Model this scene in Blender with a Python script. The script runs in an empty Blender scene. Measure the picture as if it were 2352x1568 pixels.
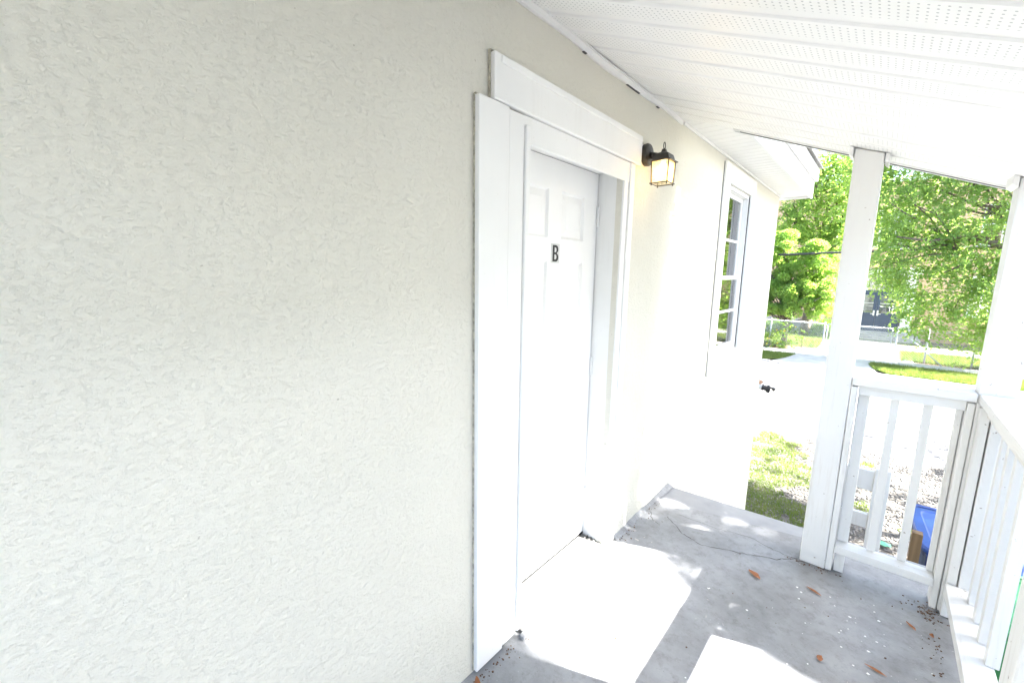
import bpy, bmesh, math, random
import numpy as np
from mathutils import Vector, Matrix

# ------------------------------------------------------------------ camera, world, sun, exposure
scene = bpy.context.scene
CAM = Vector((1.0624, -1.0332, 1.5695))
YAW, PITCH, ROLL = 0.70803, -0.16067, 0.01666
fw = Vector((-math.sin(YAW)*math.cos(PITCH), math.cos(YAW)*math.cos(PITCH), math.sin(PITCH)))
rt = Vector((math.cos(YAW), math.sin(YAW), 0.0))
up = rt.cross(fw)
r2 = rt*math.cos(ROLL) + up*math.sin(ROLL)
u2 = -rt*math.sin(ROLL) + up*math.cos(ROLL)
cam = bpy.data.cameras.new('camera')
cam.lens = 36.0*986.98/2352.0
cam.sensor_width = 36.0
cam.clip_start = 0.02
cam.clip_end = 3000.0
camo = bpy.data.objects.new('camera', cam)
m3 = Matrix((r2, u2, -fw)).transposed()
camo.matrix_world = Matrix.Translation(CAM) @ m3.to_4x4()
scene.collection.objects.link(camo)
scene.camera = camo

SUN = Vector((1.0, 0.36, 1.14)).normalized()
world = bpy.data.worlds.new('World')
scene.world = world
world.use_nodes = True
wn = world.node_tree.nodes
wl = world.node_tree.links
wn.clear()
sky = wn.new('ShaderNodeTexSky')
sky.sky_type = 'NISHITA'
sky.sun_disc = False
sky.sun_elevation = math.asin(SUN.z)
sky.sun_rotation = math.atan2(SUN.x, SUN.y)
sky.air_density = 1.0
sky.dust_density = 2.5
sky.ozone_density = 1.0
bg = wn.new('ShaderNodeBackground')
bg.inputs['Strength'].default_value = 0.075
wo = wn.new('ShaderNodeOutputWorld')
wl.new(sky.outputs[0], bg.inputs['Color'])
wl.new(bg.outputs[0], wo.inputs['Surface'])

sl = bpy.data.lights.new('sun', 'SUN')
sl.energy = 5.0
sl.angle = math.radians(0.6)
sl.color = (1.0, 0.985, 0.955)
so = bpy.data.objects.new('sun', sl)
so.rotation_euler = SUN.to_track_quat('Z', 'Y').to_euler()
so.location = (10, 5, 12)
scene.collection.objects.link(so)

scene.view_settings.view_transform = 'Standard'
scene.view_settings.look = 'None'
scene.view_settings.gamma = 1.0
scene.view_settings.exposure = 3.84
scene.view_settings.use_curve_mapping = False

scene.cycles.max_bounces = 8
scene.cycles.diffuse_bounces = 4
scene.cycles.glossy_bounces = 3
scene.cycles.transparent_max_bounces = 12

# ------------------------------------------------------------------ helpers
R = random.Random(7)
NP = np.random.default_rng(11)
COL = scene.collection
GZ = -1.6          # ground level below the porch floor

def link(o, parent=None):
    COL.objects.link(o)
    if parent is not None:
        o.parent = parent
    return o

def tag(o, label=None, cat=None, group=None, kind=None):
    if label: o['label'] = label
    if cat: o['category'] = cat
    if group: o['group'] = group
    if kind: o['kind'] = kind
    return o

def empty(name, loc=(0, 0, 0), label=None, cat=None, group=None):
    o = bpy.data.objects.new(name, None)
    o.location = loc
    o.empty_display_size = 0.1
    COL.objects.link(o)
    return tag(o, label, cat, group)

def mesh_obj(name, verts, faces, mat, parent=None, smooth=False, loc=None):
    me = bpy.data.meshes.new(name)
    me.from_pydata([tuple(v) for v in verts], [], faces)
    me.materials.append(mat)
    if smooth:
        me.polygons.foreach_set('use_smooth', [True]*len(me.polygons))
    me.update()
    o = bpy.data.objects.new(name, me)
    link(o, parent)
    if parent is not None:
        o.matrix_parent_inverse = Matrix.Translation(-parent_world(parent))
    return o

def parent_world(p):
    v = Vector((0, 0, 0))
    while p is not None:
        v += p.location
        p = p.parent
    return v

def bm_obj(name, bm, mat, parent=None, smooth=False):
    me = bpy.data.meshes.new(name)
    bmesh.ops.recalc_face_normals(bm, faces=bm.faces)
    bm.to_mesh(me)
    bm.free()
    me.materials.append(mat)
    if smooth:
        me.polygons.foreach_set('use_smooth', [True]*len(me.polygons))
    o = bpy.data.objects.new(name, me)
    link(o, parent)
    if parent is not None:
        o.matrix_parent_inverse = Matrix.Translation(-parent_world(parent))
    return o

def hexa(bm, c):
    """c: 8 corners, bottom ring 0-3 then top ring 4-7"""
    v = [bm.verts.new(p) for p in c]
    for f in ((3, 2, 1, 0), (4, 5, 6, 7), (0, 1, 5, 4), (1, 2, 6, 5), (2, 3, 7, 6), (3, 0, 4, 7)):
        bm.faces.new([v[i] for i in f])
    return v

def corners(mn, mx):
    x0, y0, z0 = mn; x1, y1, z1 = mx
    return [(x0, y0, z0), (x1, y0, z0), (x1, y1, z0), (x0, y1, z0), (x0, y0, z1), (x1, y0, z1), (x1, y1, z1), (x0, y1, z1)]

def box(name, mn, mx, mat, parent=None, bevel=0.0, jitter=0.0):
    bm = bmesh.new()
    c = corners(mn, mx)
    if jitter:
        c = [tuple(a + R.uniform(-jitter, jitter) for a in p) for p in c]
    hexa(bm, c)
    if bevel:
        bmesh.ops.bevel(bm, geom=list(bm.edges), offset=bevel, segments=2, profile=0.5, affect='EDGES')
    return bm_obj(name, bm, mat, parent)

def prism(name, c8, mat, parent=None, bevel=0.0):
    bm = bmesh.new()
    hexa(bm, c8)
    if bevel:
        bmesh.ops.bevel(bm, geom=list(bm.edges), offset=bevel, segments=2, profile=0.5, affect='EDGES')
    return bm_obj(name, bm, mat, parent)

def tube(bm, pts, radii, n=8, caps=True):
    pts = [Vector(p) for p in pts]
    rings = []
    for i, p in enumerate(pts):
        d = (pts[min(i+1, len(pts)-1)] - pts[max(i-1, 0)]).normalized()
        a = d.orthogonal().normalized() if i == 0 else (rings_a - d*rings_a.dot(d)).normalized()
        rings_a = a
        b = d.cross(a)
        r = radii[i] if hasattr(radii, '__len__') else radii
        rings.append([bm.verts.new(p + (a*math.cos(2*math.pi*k/n) + b*math.sin(2*math.pi*k/n))*r) for k in range(n)])
    for i in range(len(rings)-1):
        for k in range(n):
            bm.faces.new((rings[i][k], rings[i][(k+1) % n], rings[i+1][(k+1) % n], rings[i+1][k]))
    if caps:
        bm.faces.new(rings[0][::-1]); bm.faces.new(rings[-1])

def lathe(bm, prof, origin, axis, n=20):
    """prof: (distance along axis, radius)"""
    ax = Vector(axis).normalized(); a = ax.orthogonal().normalized(); b = ax.cross(a)
    o = Vector(origin); rings = []
    for d, r in prof:
        rings.append([bm.verts.new(o + ax*d + (a*math.cos(2*math.pi*k/n) + b*math.sin(2*math.pi*k/n))*max(r, 1e-4)) for k in range(n)])
    for i in range(len(rings)-1):
        for k in range(n):
            bm.faces.new((rings[i][k], rings[i][(k+1) % n], rings[i+1][(k+1) % n], rings[i+1][k]))
    bm.faces.new(rings[0][::-1]); bm.faces.new(rings[-1])

# ------------------------------------------------------------------ materials
def M(name):
    m = bpy.data.materials.new(name); m.use_nodes = True
    nt = m.node_tree; b = nt.nodes['Principled BSDF']
    return m, nt, b

def N(nt, t, **kw):
    n = nt.nodes.new(t)
    for k, v in kw.items():
        if k in n.inputs: n.inputs[k].default_value = v
        else: setattr(n, k, v)
    return n

def ramp(nt, fac, stops):
    r = nt.nodes.new('ShaderNodeValToRGB')
    e = r.color_ramp.elements
    while len(e) < len(stops): e.new(0.5)
    for el, (p, c) in zip(e, stops):
        el.position = p
        el.color = (c, c, c, 1) if not hasattr(c, '__len__') else (*c, 1)
    nt.links.new(fac, r.inputs['Fac'])
    return r.outputs['Color']

def mixc(nt, fac, a, b, blend='MIX'):
    n = nt.nodes.new('ShaderNodeMix'); n.data_type = 'RGBA'; n.blend_type = blend
    for s, v in (('Factor', fac), ('A', a), ('B', b)):
        i = [x for x in n.inputs if x.name == s and (x.type == ('VALUE' if s == 'Factor' else 'RGBA'))][0]
        if hasattr(v, 'is_linked'): nt.links.new(v, i)
        elif s == 'Factor': i.default_value = v
        else: i.default_value = (*v, 1)
    return [x for x in n.outputs if x.type == 'RGBA'][0]

def coords(nt):
    return nt.nodes.new('ShaderNodeTexCoord').outputs['Object']

def noise(nt, co, scale, detail=4, rough=0.55, dist=0.0):
    n = N(nt, 'ShaderNodeTexNoise', Scale=scale, Detail=detail, Roughness=rough, Distortion=dist)
    nt.links.new(co, n.inputs['Vector'])
    return n.outputs['Fac']

def bump(nt, b, h, strength, dist=0.01, prev=None):
    n = N(nt, 'ShaderNodeBump', Strength=strength, Distance=dist)
    nt.links.new(h, n.inputs['Height'])
    if prev is not None: nt.links.new(prev, n.inputs['Normal'])
    nt.links.new(n.outputs['Normal'], b.inputs['Normal'])
    return n.outputs['Normal']

def mapping(nt, co, scale=(1, 1, 1), rot=(0, 0, 0), loc=(0, 0, 0)):
    n = nt.nodes.new('ShaderNodeMapping')
    n.inputs['Scale'].default_value = scale; n.inputs['Rotation'].default_value = rot; n.inputs['Location'].default_value = loc
    nt.links.new(co, n.inputs['Vector'])
    return n.outputs['Vector']

def simple(name, col, rough=0.6, var=0.12, scale=12, bstr=0.0, bscale=60, metallic=0.0, spec=None, stretch=(1, 1, 1)):
    m, nt, b = M(name)
    co = mapping(nt, coords(nt), stretch)
    f = noise(nt, co, scale)
    lo = tuple(c*(1-var) for c in col); hi = tuple(min(1, c*(1+var)) for c in col)
    c = ramp(nt, f, [(0.3, lo), (0.7, hi)])
    nt.links.new(c, b.inputs['Base Color'])
    b.inputs['Roughness'].default_value = rough
    b.inputs['Metallic'].default_value = metallic
    if spec is not None: b.inputs['Specular IOR Level'].default_value = spec
    if bstr: bump(nt, b, noise(nt, co, bscale, 3), bstr, 0.004)
    return m

def stucco_mat():
    m, nt, b = M('stucco_paint')
    co = coords(nt)
    v = noise(nt, co, 1.3, 5)
    c = ramp(nt, v, [(0.3, (0.70, 0.68, 0.60)), (0.7, (0.74, 0.722, 0.645))])
    # small darker flecks scattered at random
    sp = noise(nt, co, 55, 2, 0.5)
    spm = ramp(nt, sp, [(0.765, 0.0), (0.80, 1.0)])
    c = mixc(nt, spm, c, (0.50, 0.47, 0.40))
    nt.links.new(c, b.inputs['Base Color'])
    b.inputs['Roughness'].default_value = 0.85
    b.inputs['Specular IOR Level'].default_value = 0.25
    # sprayed stucco relief: broad lumps, sharp-edged little drops, fine sand
    w = noise(nt, co, 11, 3, 0.5)
    n0 = bump(nt, b, w, 0.25, 0.02)
    w = noise(nt, mapping(nt, co, (1, 0.9, 1.3)), 56, 6, 0.68, 0.1)
    w2 = ramp(nt, w, [(0.40, 0.0), (0.47, 0.75), (0.60, 1.0)])
    n1 = bump(nt, b, w2, 0.50, 0.007, n0)
    f = noise(nt, co, 170, 3, 0.6)
    bump(nt, b, f, 0.25, 0.004, n1)
    return m

def white_wood(name, col=(0.80, 0.80, 0.785), dirt=0.35, grain=(1, 1, 0.06)):
    m, nt, b = M(name)
    co = coords(nt)
    v = noise(nt, co, 2.5, 4)
    c = ramp(nt, v, [(0.3, tuple(k*0.95 for k in col)), (0.7, col)])
    d = noise(nt, mapping(nt, co, grain), 16, 7, 0.72)
    dm = ramp(nt, d, [(0.55, 0.0), (0.72, dirt)])
    c = mixc(nt, dm, c, (0.50, 0.46, 0.40))
    s = noise(nt, co, 48, 2, 0.5)
    sm = ramp(nt, s, [(0.725, 0.0), (0.77, min(1, dirt*1.6))])
    c = mixc(nt, sm, c, (0.28, 0.24, 0.20))
    nt.links.new(c, b.inputs['Base Color'])
    b.inputs['Roughness'].default_value = 0.55
    bump(nt, b, noise(nt, mapping(nt, co, grain), 60, 5, 0.6), 0.18, 0.003)
    return m

def soffit_mat():
    m, nt, b = M('perforated_vinyl')
    co = coords(nt)
    sep = nt.nodes.new('ShaderNodeSeparateXYZ'); nt.links.new(co, sep.inputs[0])
    def mth(op, a, bb=None):
        n = nt.nodes.new('ShaderNodeMath'); n.operation = op
        for i, v in enumerate((a, bb)):
            if v is None: continue
            if hasattr(v, 'is_linked'): nt.links.new(v, n.inputs[i])
            else: n.inputs[i].default_value = v
        return n.outputs[0]
    P = 0.016
    fx = mth('SUBTRACT', mth('FRACT', mth('DIVIDE', sep.outputs[0], P)), 0.5)
    fy = mth('SUBTRACT', mth('FRACT', mth('DIVIDE', sep.outputs[1], P)), 0.5)
    r = mth('ADD', mth('MULTIPLY', fx, fx), mth('MULTIPLY', fy, fy))
    hole = mth('LESS_THAN', r, 0.024)
    # only on the flats of the panel: local y between 0.012 and 0.098
    inside = mth('MULTIPLY', mth('GREATER_THAN', sep.outputs[1], 0.012), mth('LESS_THAN', sep.outputs[1], 0.104))
    hole = mth('MULTIPLY', hole, inside)
    v = noise(nt, co, 3, 3)
    c = ramp(nt, v, [(0.3, (0.84, 0.84, 0.83)), (0.7, (0.875, 0.875, 0.865))])
    c = mixc(nt, hole, c, (0.47, 0.48, 0.49))
    nt.links.new(c, b.inputs['Base Color'])
    b.inputs['Roughness'].default_value = 0.42
    return m

def floor_mat():
    m, nt, b = M('grey_painted_concrete')
    co = coords(nt)
    v = noise(nt, co, 3.2, 6, 0.65)
    c = ramp(nt, v, [(0.30, (0.20, 0.202, 0.205)), (0.52, (0.285, 0.289, 0.296)), (0.75, (0.37, 0.376, 0.387))])
    d = noise(nt, mapping(nt, co, (1, 1, 1), (0, 0, 0.5)), 17, 9, 0.80)
    c = mixc(nt, ramp(nt, d, [(0.50, 0.0), (0.70, 0.55)]), c, (0.105, 0.098, 0.09))
    # dirt collected in soft stained pools of its own shape
    st = noise(nt, co, 1.7, 4, 0.6, 0.4)
    c = mixc(nt, ramp(nt, st, [(0.55, 0.0), (0.70, 0.45)]), c, (0.13, 0.122, 0.11))
    # flaked paint showing pale concrete
    fl = noise(nt, co, 21, 5, 0.62, 0.5)
    fl2 = noise(nt, co, 1.1, 2, 0.5)
    fm = mixc(nt, 1.0, ramp(nt, fl, [(0.665, 0.0), (0.68, 1.0)]), ramp(nt, fl2, [(0.5, 0.0), (0.58, 1.0)]), 'MULTIPLY')
    c = mixc(nt, fm, c, (0.50, 0.465, 0.42))
    s = noise(nt, co, 85, 2, 0.5)
    c = mixc(nt, ramp(nt, s, [(0.74, 0.0), (0.77, 0.8)]), c, (0.62, 0.62, 0.60))
    s2 = noise(nt, co, 60, 3, 0.6)
    c = mixc(nt, ramp(nt, s2, [(0.70, 0.0), (0.76, 0.8)]), c, (0.07, 0.06, 0.05))
    nt.links.new(c, b.inputs['Base Color'])
    b.inputs['Roughness'].default_value = 0.62
    n1 = bump(nt, b, v, 0.25, 0.01)
    bump(nt, b, noise(nt, co, 130, 3, 0.6), 0.2, 0.003, n1)
    return m

def leaf_mat(name, c1, c2, c3=None, rough=0.45, trans=0.45, scale=0.9):
    m, nt, b = M(name)
    co = coords(nt)
    f = noise(nt, co, scale, 3, 0.6)
    f2 = noise(nt, co, 9.0, 2, 0.5)
    c = mixc(nt, ramp(nt, f, [(0.35, 0.0), (0.65, 1.0)]), c1, c2)
    if c3: c = mixc(nt, ramp(nt, f2, [(0.68, 0.0), (0.74, 0.8)]), c, c3)
    nt.links.new(c, b.inputs['Base Color'])
    b.inputs['Roughness'].default_value = rough
    b.inputs['Specular IOR Level'].default_value = 0.15
    t = nt.nodes.new('ShaderNodeBsdfTranslucent')
    tc = mixc(nt, 1.0, c, (1.85, 1.75, 0.85), 'MULTIPLY')
    nt.links.new(tc, t.inputs['Color'])
    mx = nt.nodes.new('ShaderNodeMixShader'); mx.inputs[0].default_value = trans
    out = nt.nodes['Material Output']
    nt.links.new(b.outputs[0], mx.inputs[1]); nt.links.new(t.outputs[0], mx.inputs[2])
    nt.links.new(mx.outputs[0], out.inputs['Surface'])
    return m

def glass_mat(name, tint=(0.85, 0.92, 0.92), rough=0.02, refl=0.25):
    m, nt, b = M(name)
    tr = nt.nodes.new('ShaderNodeBsdfTransparent'); tr.inputs[0].default_value = (*tint, 1)
    gl = nt.nodes.new('ShaderNodeBsdfGlossy'); gl.inputs['Roughness'].default_value = rough
    fr = nt.nodes.new('ShaderNodeFresnel'); fr.inputs[0].default_value = 1.6
    ad = nt.nodes.new('ShaderNodeMath'); ad.operation = 'ADD'; ad.inputs[1].default_value = refl; ad.use_clamp = True
    nt.links.new(fr.outputs[0], ad.inputs[0])
    mx = nt.nodes.new('ShaderNodeMixShader')
    nt.links.new(ad.outputs[0], mx.inputs[0]); nt.links.new(tr.outputs[0], mx.inputs[1]); nt.links.new(gl.outputs[0], mx.inputs[2])
    nt.links.new(mx.outputs[0], nt.nodes['Material Output'].inputs['Surface'])
    return m

def amber_mat():
    m, nt, b = M('seeded_amber_glass')
    co = coords(nt)
    tr = nt.nodes.new('ShaderNodeBsdfTransparent'); tr.inputs[0].default_value = (0.97, 0.88, 0.66, 1)
    tl = nt.nodes.new('ShaderNodeBsdfTranslucent'); tl.inputs[0].default_value = (0.95, 0.80, 0.52, 1)
    gl = nt.nodes.new('ShaderNodeBsdfGlossy'); gl.inputs['Roughness'].default_value = 0.15
    f = ramp(nt, noise(nt, co, 160, 3, 0.6), [(0.35, 0.35), (0.7, 0.75)])
    m1 = nt.nodes.new('ShaderNodeMixShader'); nt.links.new(f, m1.inputs[0]); nt.links.new(tr.outputs[0], m1.inputs[1]); nt.links.new(tl.outputs[0], m1.inputs[2])
    m2 = nt.nodes.new('ShaderNodeMixShader'); m2.inputs[0].default_value = 0.06; nt.links.new(m1.outputs[0], m2.inputs[1]); nt.links.new(gl.outputs[0], m2.inputs[2])
    nt.links.new(m2.outputs[0], nt.nodes['Material Output'].inputs['Surface'])
    return m

def brick_mat():
    m, nt, b = M('tan_brick')
    co = mapping(nt, coords(nt), (1, 1, 1), (math.radians(90), 0, 0))
    br = N(nt, 'ShaderNodeTexBrick', Scale=1.0)
    br.inputs['Brick Width'].default_value = 0.22; br.inputs['Row Height'].default_value = 0.075; br.inputs['Mortar Size'].default_value = 0.006
    br.inputs['Color1'].default_value = (0.55, 0.37, 0.23, 1); br.inputs['Color2'].default_value = (0.48, 0.30, 0.18, 1); br.inputs['Mortar'].default_value = (0.5, 0.45, 0.38, 1)
    nt.links.new(co, br.inputs['Vector'])
    nt.links.new(br.outputs['Color'], b.inputs['Base Color'])
    b.inputs['Roughness'].default_value = 0.85
    return m

def emit_mat(name, col, s):
    m, nt, b = M(name)
    b.inputs['Base Color'].default_value = (*col, 1)
    b.inputs['Emission Color'].default_value = (*col, 1)
    b.inputs['Emission Strength'].default_value = s
    return m

MT = dict(
    stucco=stucco_mat(),
    trim=white_wood('trim_paint', (0.86, 0.86, 0.845), 0.10),
    door=simple('door_paint', (0.86, 0.86, 0.85), 0.40, 0.02, 5, 0.04, 30),
    post=white_wood('post_paint', (0.735, 0.735, 0.72), 0.55),
    rail=white_wood('rail_paint', (0.74, 0.74, 0.725), 0.6, (0.08, 1, 1)),
    railY=white_wood('rail_paint_along', (0.74, 0.74, 0.725), 0.6, (1, 0.08, 1)),
    greywood=white_wood('weathered_white_paint', (0.66, 0.67, 0.67), 0.4),
    soffit=soffit_mat(),
    vinyl=simple('white_vinyl', (0.80, 0.80, 0.795), 0.4, 0.02, 4),
    fascia=simple('white_aluminium', (0.78, 0.79, 0.80), 0.35, 0.03, 4),
    darkgap=simple('dark_gap_fill', (0.05, 0.05, 0.055), 0.5, 0.2, 10),  # near-black fill for narrow gaps and joints
    shingle=simple('grey_shingle', (0.42, 0.41, 0.40), 0.9, 0.35, 30, 0.5, 80),
    floor=floor_mat(),
    floor2=simple('paler_grey_concrete', (0.31, 0.315, 0.325), 0.6, 0.15, 5, 0.2, 90),  # slightly paler grey for the slab at the far end
    crack=simple('crack_dirt', (0.05, 0.043, 0.036), 0.9, 0.3, 30),
    block=simple('foundation_concrete', (0.42, 0.42, 0.41), 0.9, 0.15, 5, 0.3, 60),
    metal=simple('aluminium_sill', (0.20, 0.195, 0.185), 0.5, 0.25, 18, 0.1, 60, metallic=0.55),
    dark=simple('bronze_black_paint', (0.030, 0.026, 0.023), 0.45, 0.3, 30, 0.15, 120),
    black=simple('black_plastic', (0.022, 0.022, 0.024), 0.35, 0.2, 20),
    sticker=simple('grey_sticker', (0.60, 0.61, 0.60), 0.45, 0.03, 8),
    letter=simple('black_letter', (0.006, 0.006, 0.007), 0.5, 0.1, 8),
    amber=amber_mat(),
    pane=glass_mat('window_glass', (0.84, 0.89, 0.88), 0.02, 0.20),
    bulb=emit_mat('lit_bulb', (1.0, 0.72, 0.36), 1.6),
    blind=simple('blind_slat', (0.74, 0.74, 0.72), 0.5, 0.04, 6),
    room=simple('dim_room_wall', (0.55, 0.55, 0.53), 0.9, 0.1, 2),
    brick=brick_mat(),
    navy=simple('navy_paint', (0.035, 0.055, 0.105), 0.35, 0.1, 4),
    schoolwhite=simple('white_stone', (0.70, 0.69, 0.66), 0.8, 0.08, 2),
    steel=simple('brushed_steel', (0.55, 0.56, 0.57), 0.3, 0.08, 20, metallic=0.8),
    galv=simple('galvanised_steel', (0.42, 0.435, 0.45), 0.45, 0.12, 12, metallic=0.5),
    concrete=simple('pale_concrete', (0.36, 0.353, 0.335), 0.9, 0.15, 3, 0.2, 40),
    asphalt=simple('sun_bleached_asphalt', (0.125, 0.123, 0.12), 0.9, 0.10, 6, 0.2, 90),
    mulch=simple('leaf_litter_soil', (0.15, 0.088, 0.055), 0.95, 0.5, 7, 0.5, 50),
    soil=simple('sandy_soil', (0.115, 0.103, 0.085), 0.95, 0.35, 5, 0.4, 60),
    lawn=simple('lawn_soil', (0.12, 0.14, 0.06), 0.95, 0.35, 6, 0.4, 50),
    gravel=simple('shell_gravel', (0.21, 0.193, 0.17), 0.85, 0.38, 18),
    grass=leaf_mat('grass_blades', (0.10, 0.155, 0.045), (0.16, 0.205, 0.07), (0.28, 0.235, 0.12), 0.5, 0.35, 2.0),
    oak=leaf_mat('oak_leaves', (0.16, 0.26, 0.10), (0.225, 0.325, 0.135), (0.32, 0.22, 0.09), 0.5, 0.62, 0.7),
    shade=leaf_mat('unseen_shade_oak_leaves', (0.06, 0.095, 0.045), (0.09, 0.13, 0.06), None, 0.5, 0.30, 0.7),  # darkened to limit yellow leaf light on the far wall
    oak2=leaf_mat('oak_leaves_light', (0.165, 0.265, 0.085), (0.23, 0.335, 0.12), (0.32, 0.19, 0.07), 0.5, 0.58, 0.8),
    bush=leaf_mat('cedar_foliage', (0.19, 0.31, 0.10), (0.25, 0.37, 0.14), (0.36, 0.28, 0.11), 0.5, 0.62, 1.6),
    vine=leaf_mat('vine_leaves', (0.08, 0.16, 0.035), (0.14, 0.22, 0.05), (0.16, 0.2, 0.04), 0.45, 0.4, 2.0),
    flower=simple('yellow_petal', (0.62, 0.44, 0.05), 0.6, 0.2, 20),
    bark=simple('oak_bark', (0.13, 0.105, 0.085), 0.95, 0.35, 14, 0.6, 40, stretch=(1, 1, 0.25)),
    blue=simple('blue_cart_plastic', (0.018, 0.07, 0.29), 0.38, 0.10, 5, 0.05, 40),
    navyplastic=simple('dark_blue_cart_plastic', (0.012, 0.028, 0.10), 0.42, 0.15, 5, 0.05, 40),
    green=simple('green_cart_plastic', (0.035, 0.22, 0.075), 0.42, 0.10, 5, 0.05, 40),
    rubber=simple('rubber', (0.02, 0.02, 0.02), 0.8, 0.2, 20),
    timber=simple('treated_timber', (0.17, 0.105, 0.05), 0.75, 0.30, 26, 0.4, 60, stretch=(1, 1, 0.05)),
    deadleaf=simple('dead_leaf', (0.30, 0.115, 0.045), 0.7, 0.35, 40),
    cable=simple('cable_sheath', (0.02, 0.02, 0.022), 0.5, 0.2, 20),
    litter=simple('blue_white_litter', (0.35, 0.45, 0.60), 0.4, 0.5, 20),
    greenlitter=simple('green_wrapper', (0.15, 0.50, 0.28), 0.4, 0.3, 20),
    seam=simple('dirty_caulk', (0.46, 0.43, 0.35), 0.9, 0.4, 60),
    added_siding=simple('added_white_siding', (0.80, 0.78, 0.72), 0.7, 0.04, 3),  # white, so the added house bounces light towards the porch
    pink=simple('clay_patch', (0.45, 0.27, 0.19), 0.8, 0.15, 20),
)

# ------------------------------------------------------------------ ground, road, pavement
def sheet(name, x0, x1, y0, y1, z, mat, label=None):
    o = mesh_obj(name, [(x0, y0, z), (x1, y0, z), (x1, y1, z), (x0, y1, z)], [(0, 1, 2, 3)], mat)
    return tag(o, kind='structure')

tag(sheet('ground', -600, 600, -600, 600, GZ-0.004, MT['soil']), kind='structure')
sheet('road', -150, 150, 8.9, 17.35, GZ+0.004, MT['asphalt'])
# raggedy yard edge along the road is covered by gravel stones (below)
# kerb and driveway apron
def kerb(x0, x1):
    o = box('kerb', (x0, 17.35, GZ-0.1), (x1, 17.5, GZ+0.045), MT['concrete'], None, 0.012)
    tag(o, kind='structure')
kerb(-60, -1.9); kerb(1.25, 60)
o = mesh_obj('driveway_apron', [(-1.9, 17.35, GZ+0.008), (1.25, 17.35, GZ+0.008), (0.95, 19.49, GZ+0.055), (-1.45, 19.49, GZ+0.055)], [(0, 1, 2, 3)], MT['concrete'])
tag(o, kind='structure')
# verge lawns either side of the apron: sheets with a curved near corner
def verge(pts):
    o = mesh_obj('verge', [(x, y, GZ+0.035) for x, y in pts], [tuple(range(len(pts)))], MT['lawn'])
    tag(o, kind='structure')
VR = [(1.55, 17.5), (60, 17.5), (60, 19.5), (1.0, 19.5), (0.98, 19.0), (1.1, 18.3)]
VL = [(-60, 17.5), (-2.2, 17.5), (-1.75, 17.9), (-1.5, 18.7), (-1.35, 19.5), (-60, 19.5)]
verge(VR); verge(VL)
# pavement slabs, each with its own joint
pv = tag(box('pavement', (-60, 19.5, GZ-0.1), (60, 20.72, GZ+0.040), MT['concrete']), kind='structure')
k = 0
for i in range(-8, 10):
    x0 = 0.18 + i*1.62
    box('paving_slab', (x0+0.006, 19.505, GZ+0.02), (x0+1.62-0.006, 20.70, GZ+0.062+R.uniform(-.003, .003)), MT['concrete'], pv, 0.006)
sheet('mulch_strip', -60, 60, 20.72, 22.1, GZ+0.044, MT['mulch'])
sheet('school_lawn', -60, 60, 22.1, 27.2, GZ+0.046, MT['lawn'])
# path through the gate to the school steps
sheet('path', -0.7, 1.75, 20.72, 26.9, GZ+0.052, MT['concrete'])
sheet('cross_path', -30, 30, 23.9, 25.2, GZ+0.056, MT['concrete'])

# ------------------------------------------------------------------ porch floor
pf = empty('porch_floor', (0, 0, -0.15))
tag(pf, kind='structure')
# main slab: skewed seam towards the stair head
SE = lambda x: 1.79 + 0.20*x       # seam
bm = bmesh.new()
X0, X1, YN, YF = -0.02, 1.58, -3.2, 2.05
nx = 6
hexa(bm, [(X0, YN, -0.15), (X1, YN, -0.15), (X1, SE(X1)-.004, -0.15), (X0, SE(X0)-.004, -0.15), (X0, YN, 0), (X1, YN, 0), (X1, SE(X1)-.004, 0), (X0, SE(X0)-.004, 0)])
bm_obj('slab', bm, MT['floor'], pf)
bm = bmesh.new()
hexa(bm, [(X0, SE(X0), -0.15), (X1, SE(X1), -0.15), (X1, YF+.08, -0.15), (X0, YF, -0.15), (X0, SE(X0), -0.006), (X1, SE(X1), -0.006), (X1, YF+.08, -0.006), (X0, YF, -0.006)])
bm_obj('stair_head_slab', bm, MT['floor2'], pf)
box('foundation', (0.0, YN+.05, GZ-.1), (1.52, 1.98, -0.152), MT['block'], pf)
# mortar fillet along the wall foot
bm = bmesh.new()
pts = []
w = .034; h = .020
for i in range(110):
    y = 1.16 + i*0.0081
    w = min(.046, max(.024, w + R.uniform(-.004, .004))); h = min(.026, max(.012, h + R.uniform(-.0025, .0025)))
    pts.append(((0.0, y, h), (w, y, 0.0015)))
for a, b_ in zip(pts[:-1], pts[1:]):
    v = [bm.verts.new(q) for q in (a[0], a[1], b_[1], b_[0])]
    bm.faces.new(v)
bm_obj('mortar_fillet', bm, MT['floor'], pf)
# hairline cracks with depth of dirt
def crack(pts, w):
    bm = bmesh.new(); prev = None
    P = [Vector((x, y, 0.0012)) for x, y in pts]
    fine = []
    for a, b_ in zip(P[:-1], P[1:]):
        for j in range(8):
            q = a.lerp(b_, j/8)
            fine.append(q + Vector((R.uniform(-.006, .006), R.uniform(-.006, .006), 0)))
    fine.append(P[-1])
    for i, q in enumerate(fine):
        d = (fine[min(i+1, len(fine)-1)] - fine[max(0, i-1)]).normalized()
        n = Vector((-d.y, d.x, 0))*w*(0.4+R.random()*0.8)
        cur = (bm.verts.new(q+n), bm.verts.new(q-n))
        if prev: bm.faces.new((prev[0], prev[1], cur[1], cur[0]))
        prev = cur
    bm_obj('crack', bm, MT['crack'], pf)
crack([(0.16, 1.62), (0.30, 1.50), (0.42, 1.46), (0.60, 1.53), (0.78, 1.61), (0.87, 1.70)], 0.0022)
crack([(0.20, 1.70), (0.45, 1.70), (0.62, 1.74), (0.80, 1.69), (0.90, 1.69)], 0.0014)
crack([(0.05, 1.60), (0.10, 1.52), (0.16, 1.50)], 0.0018)

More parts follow.
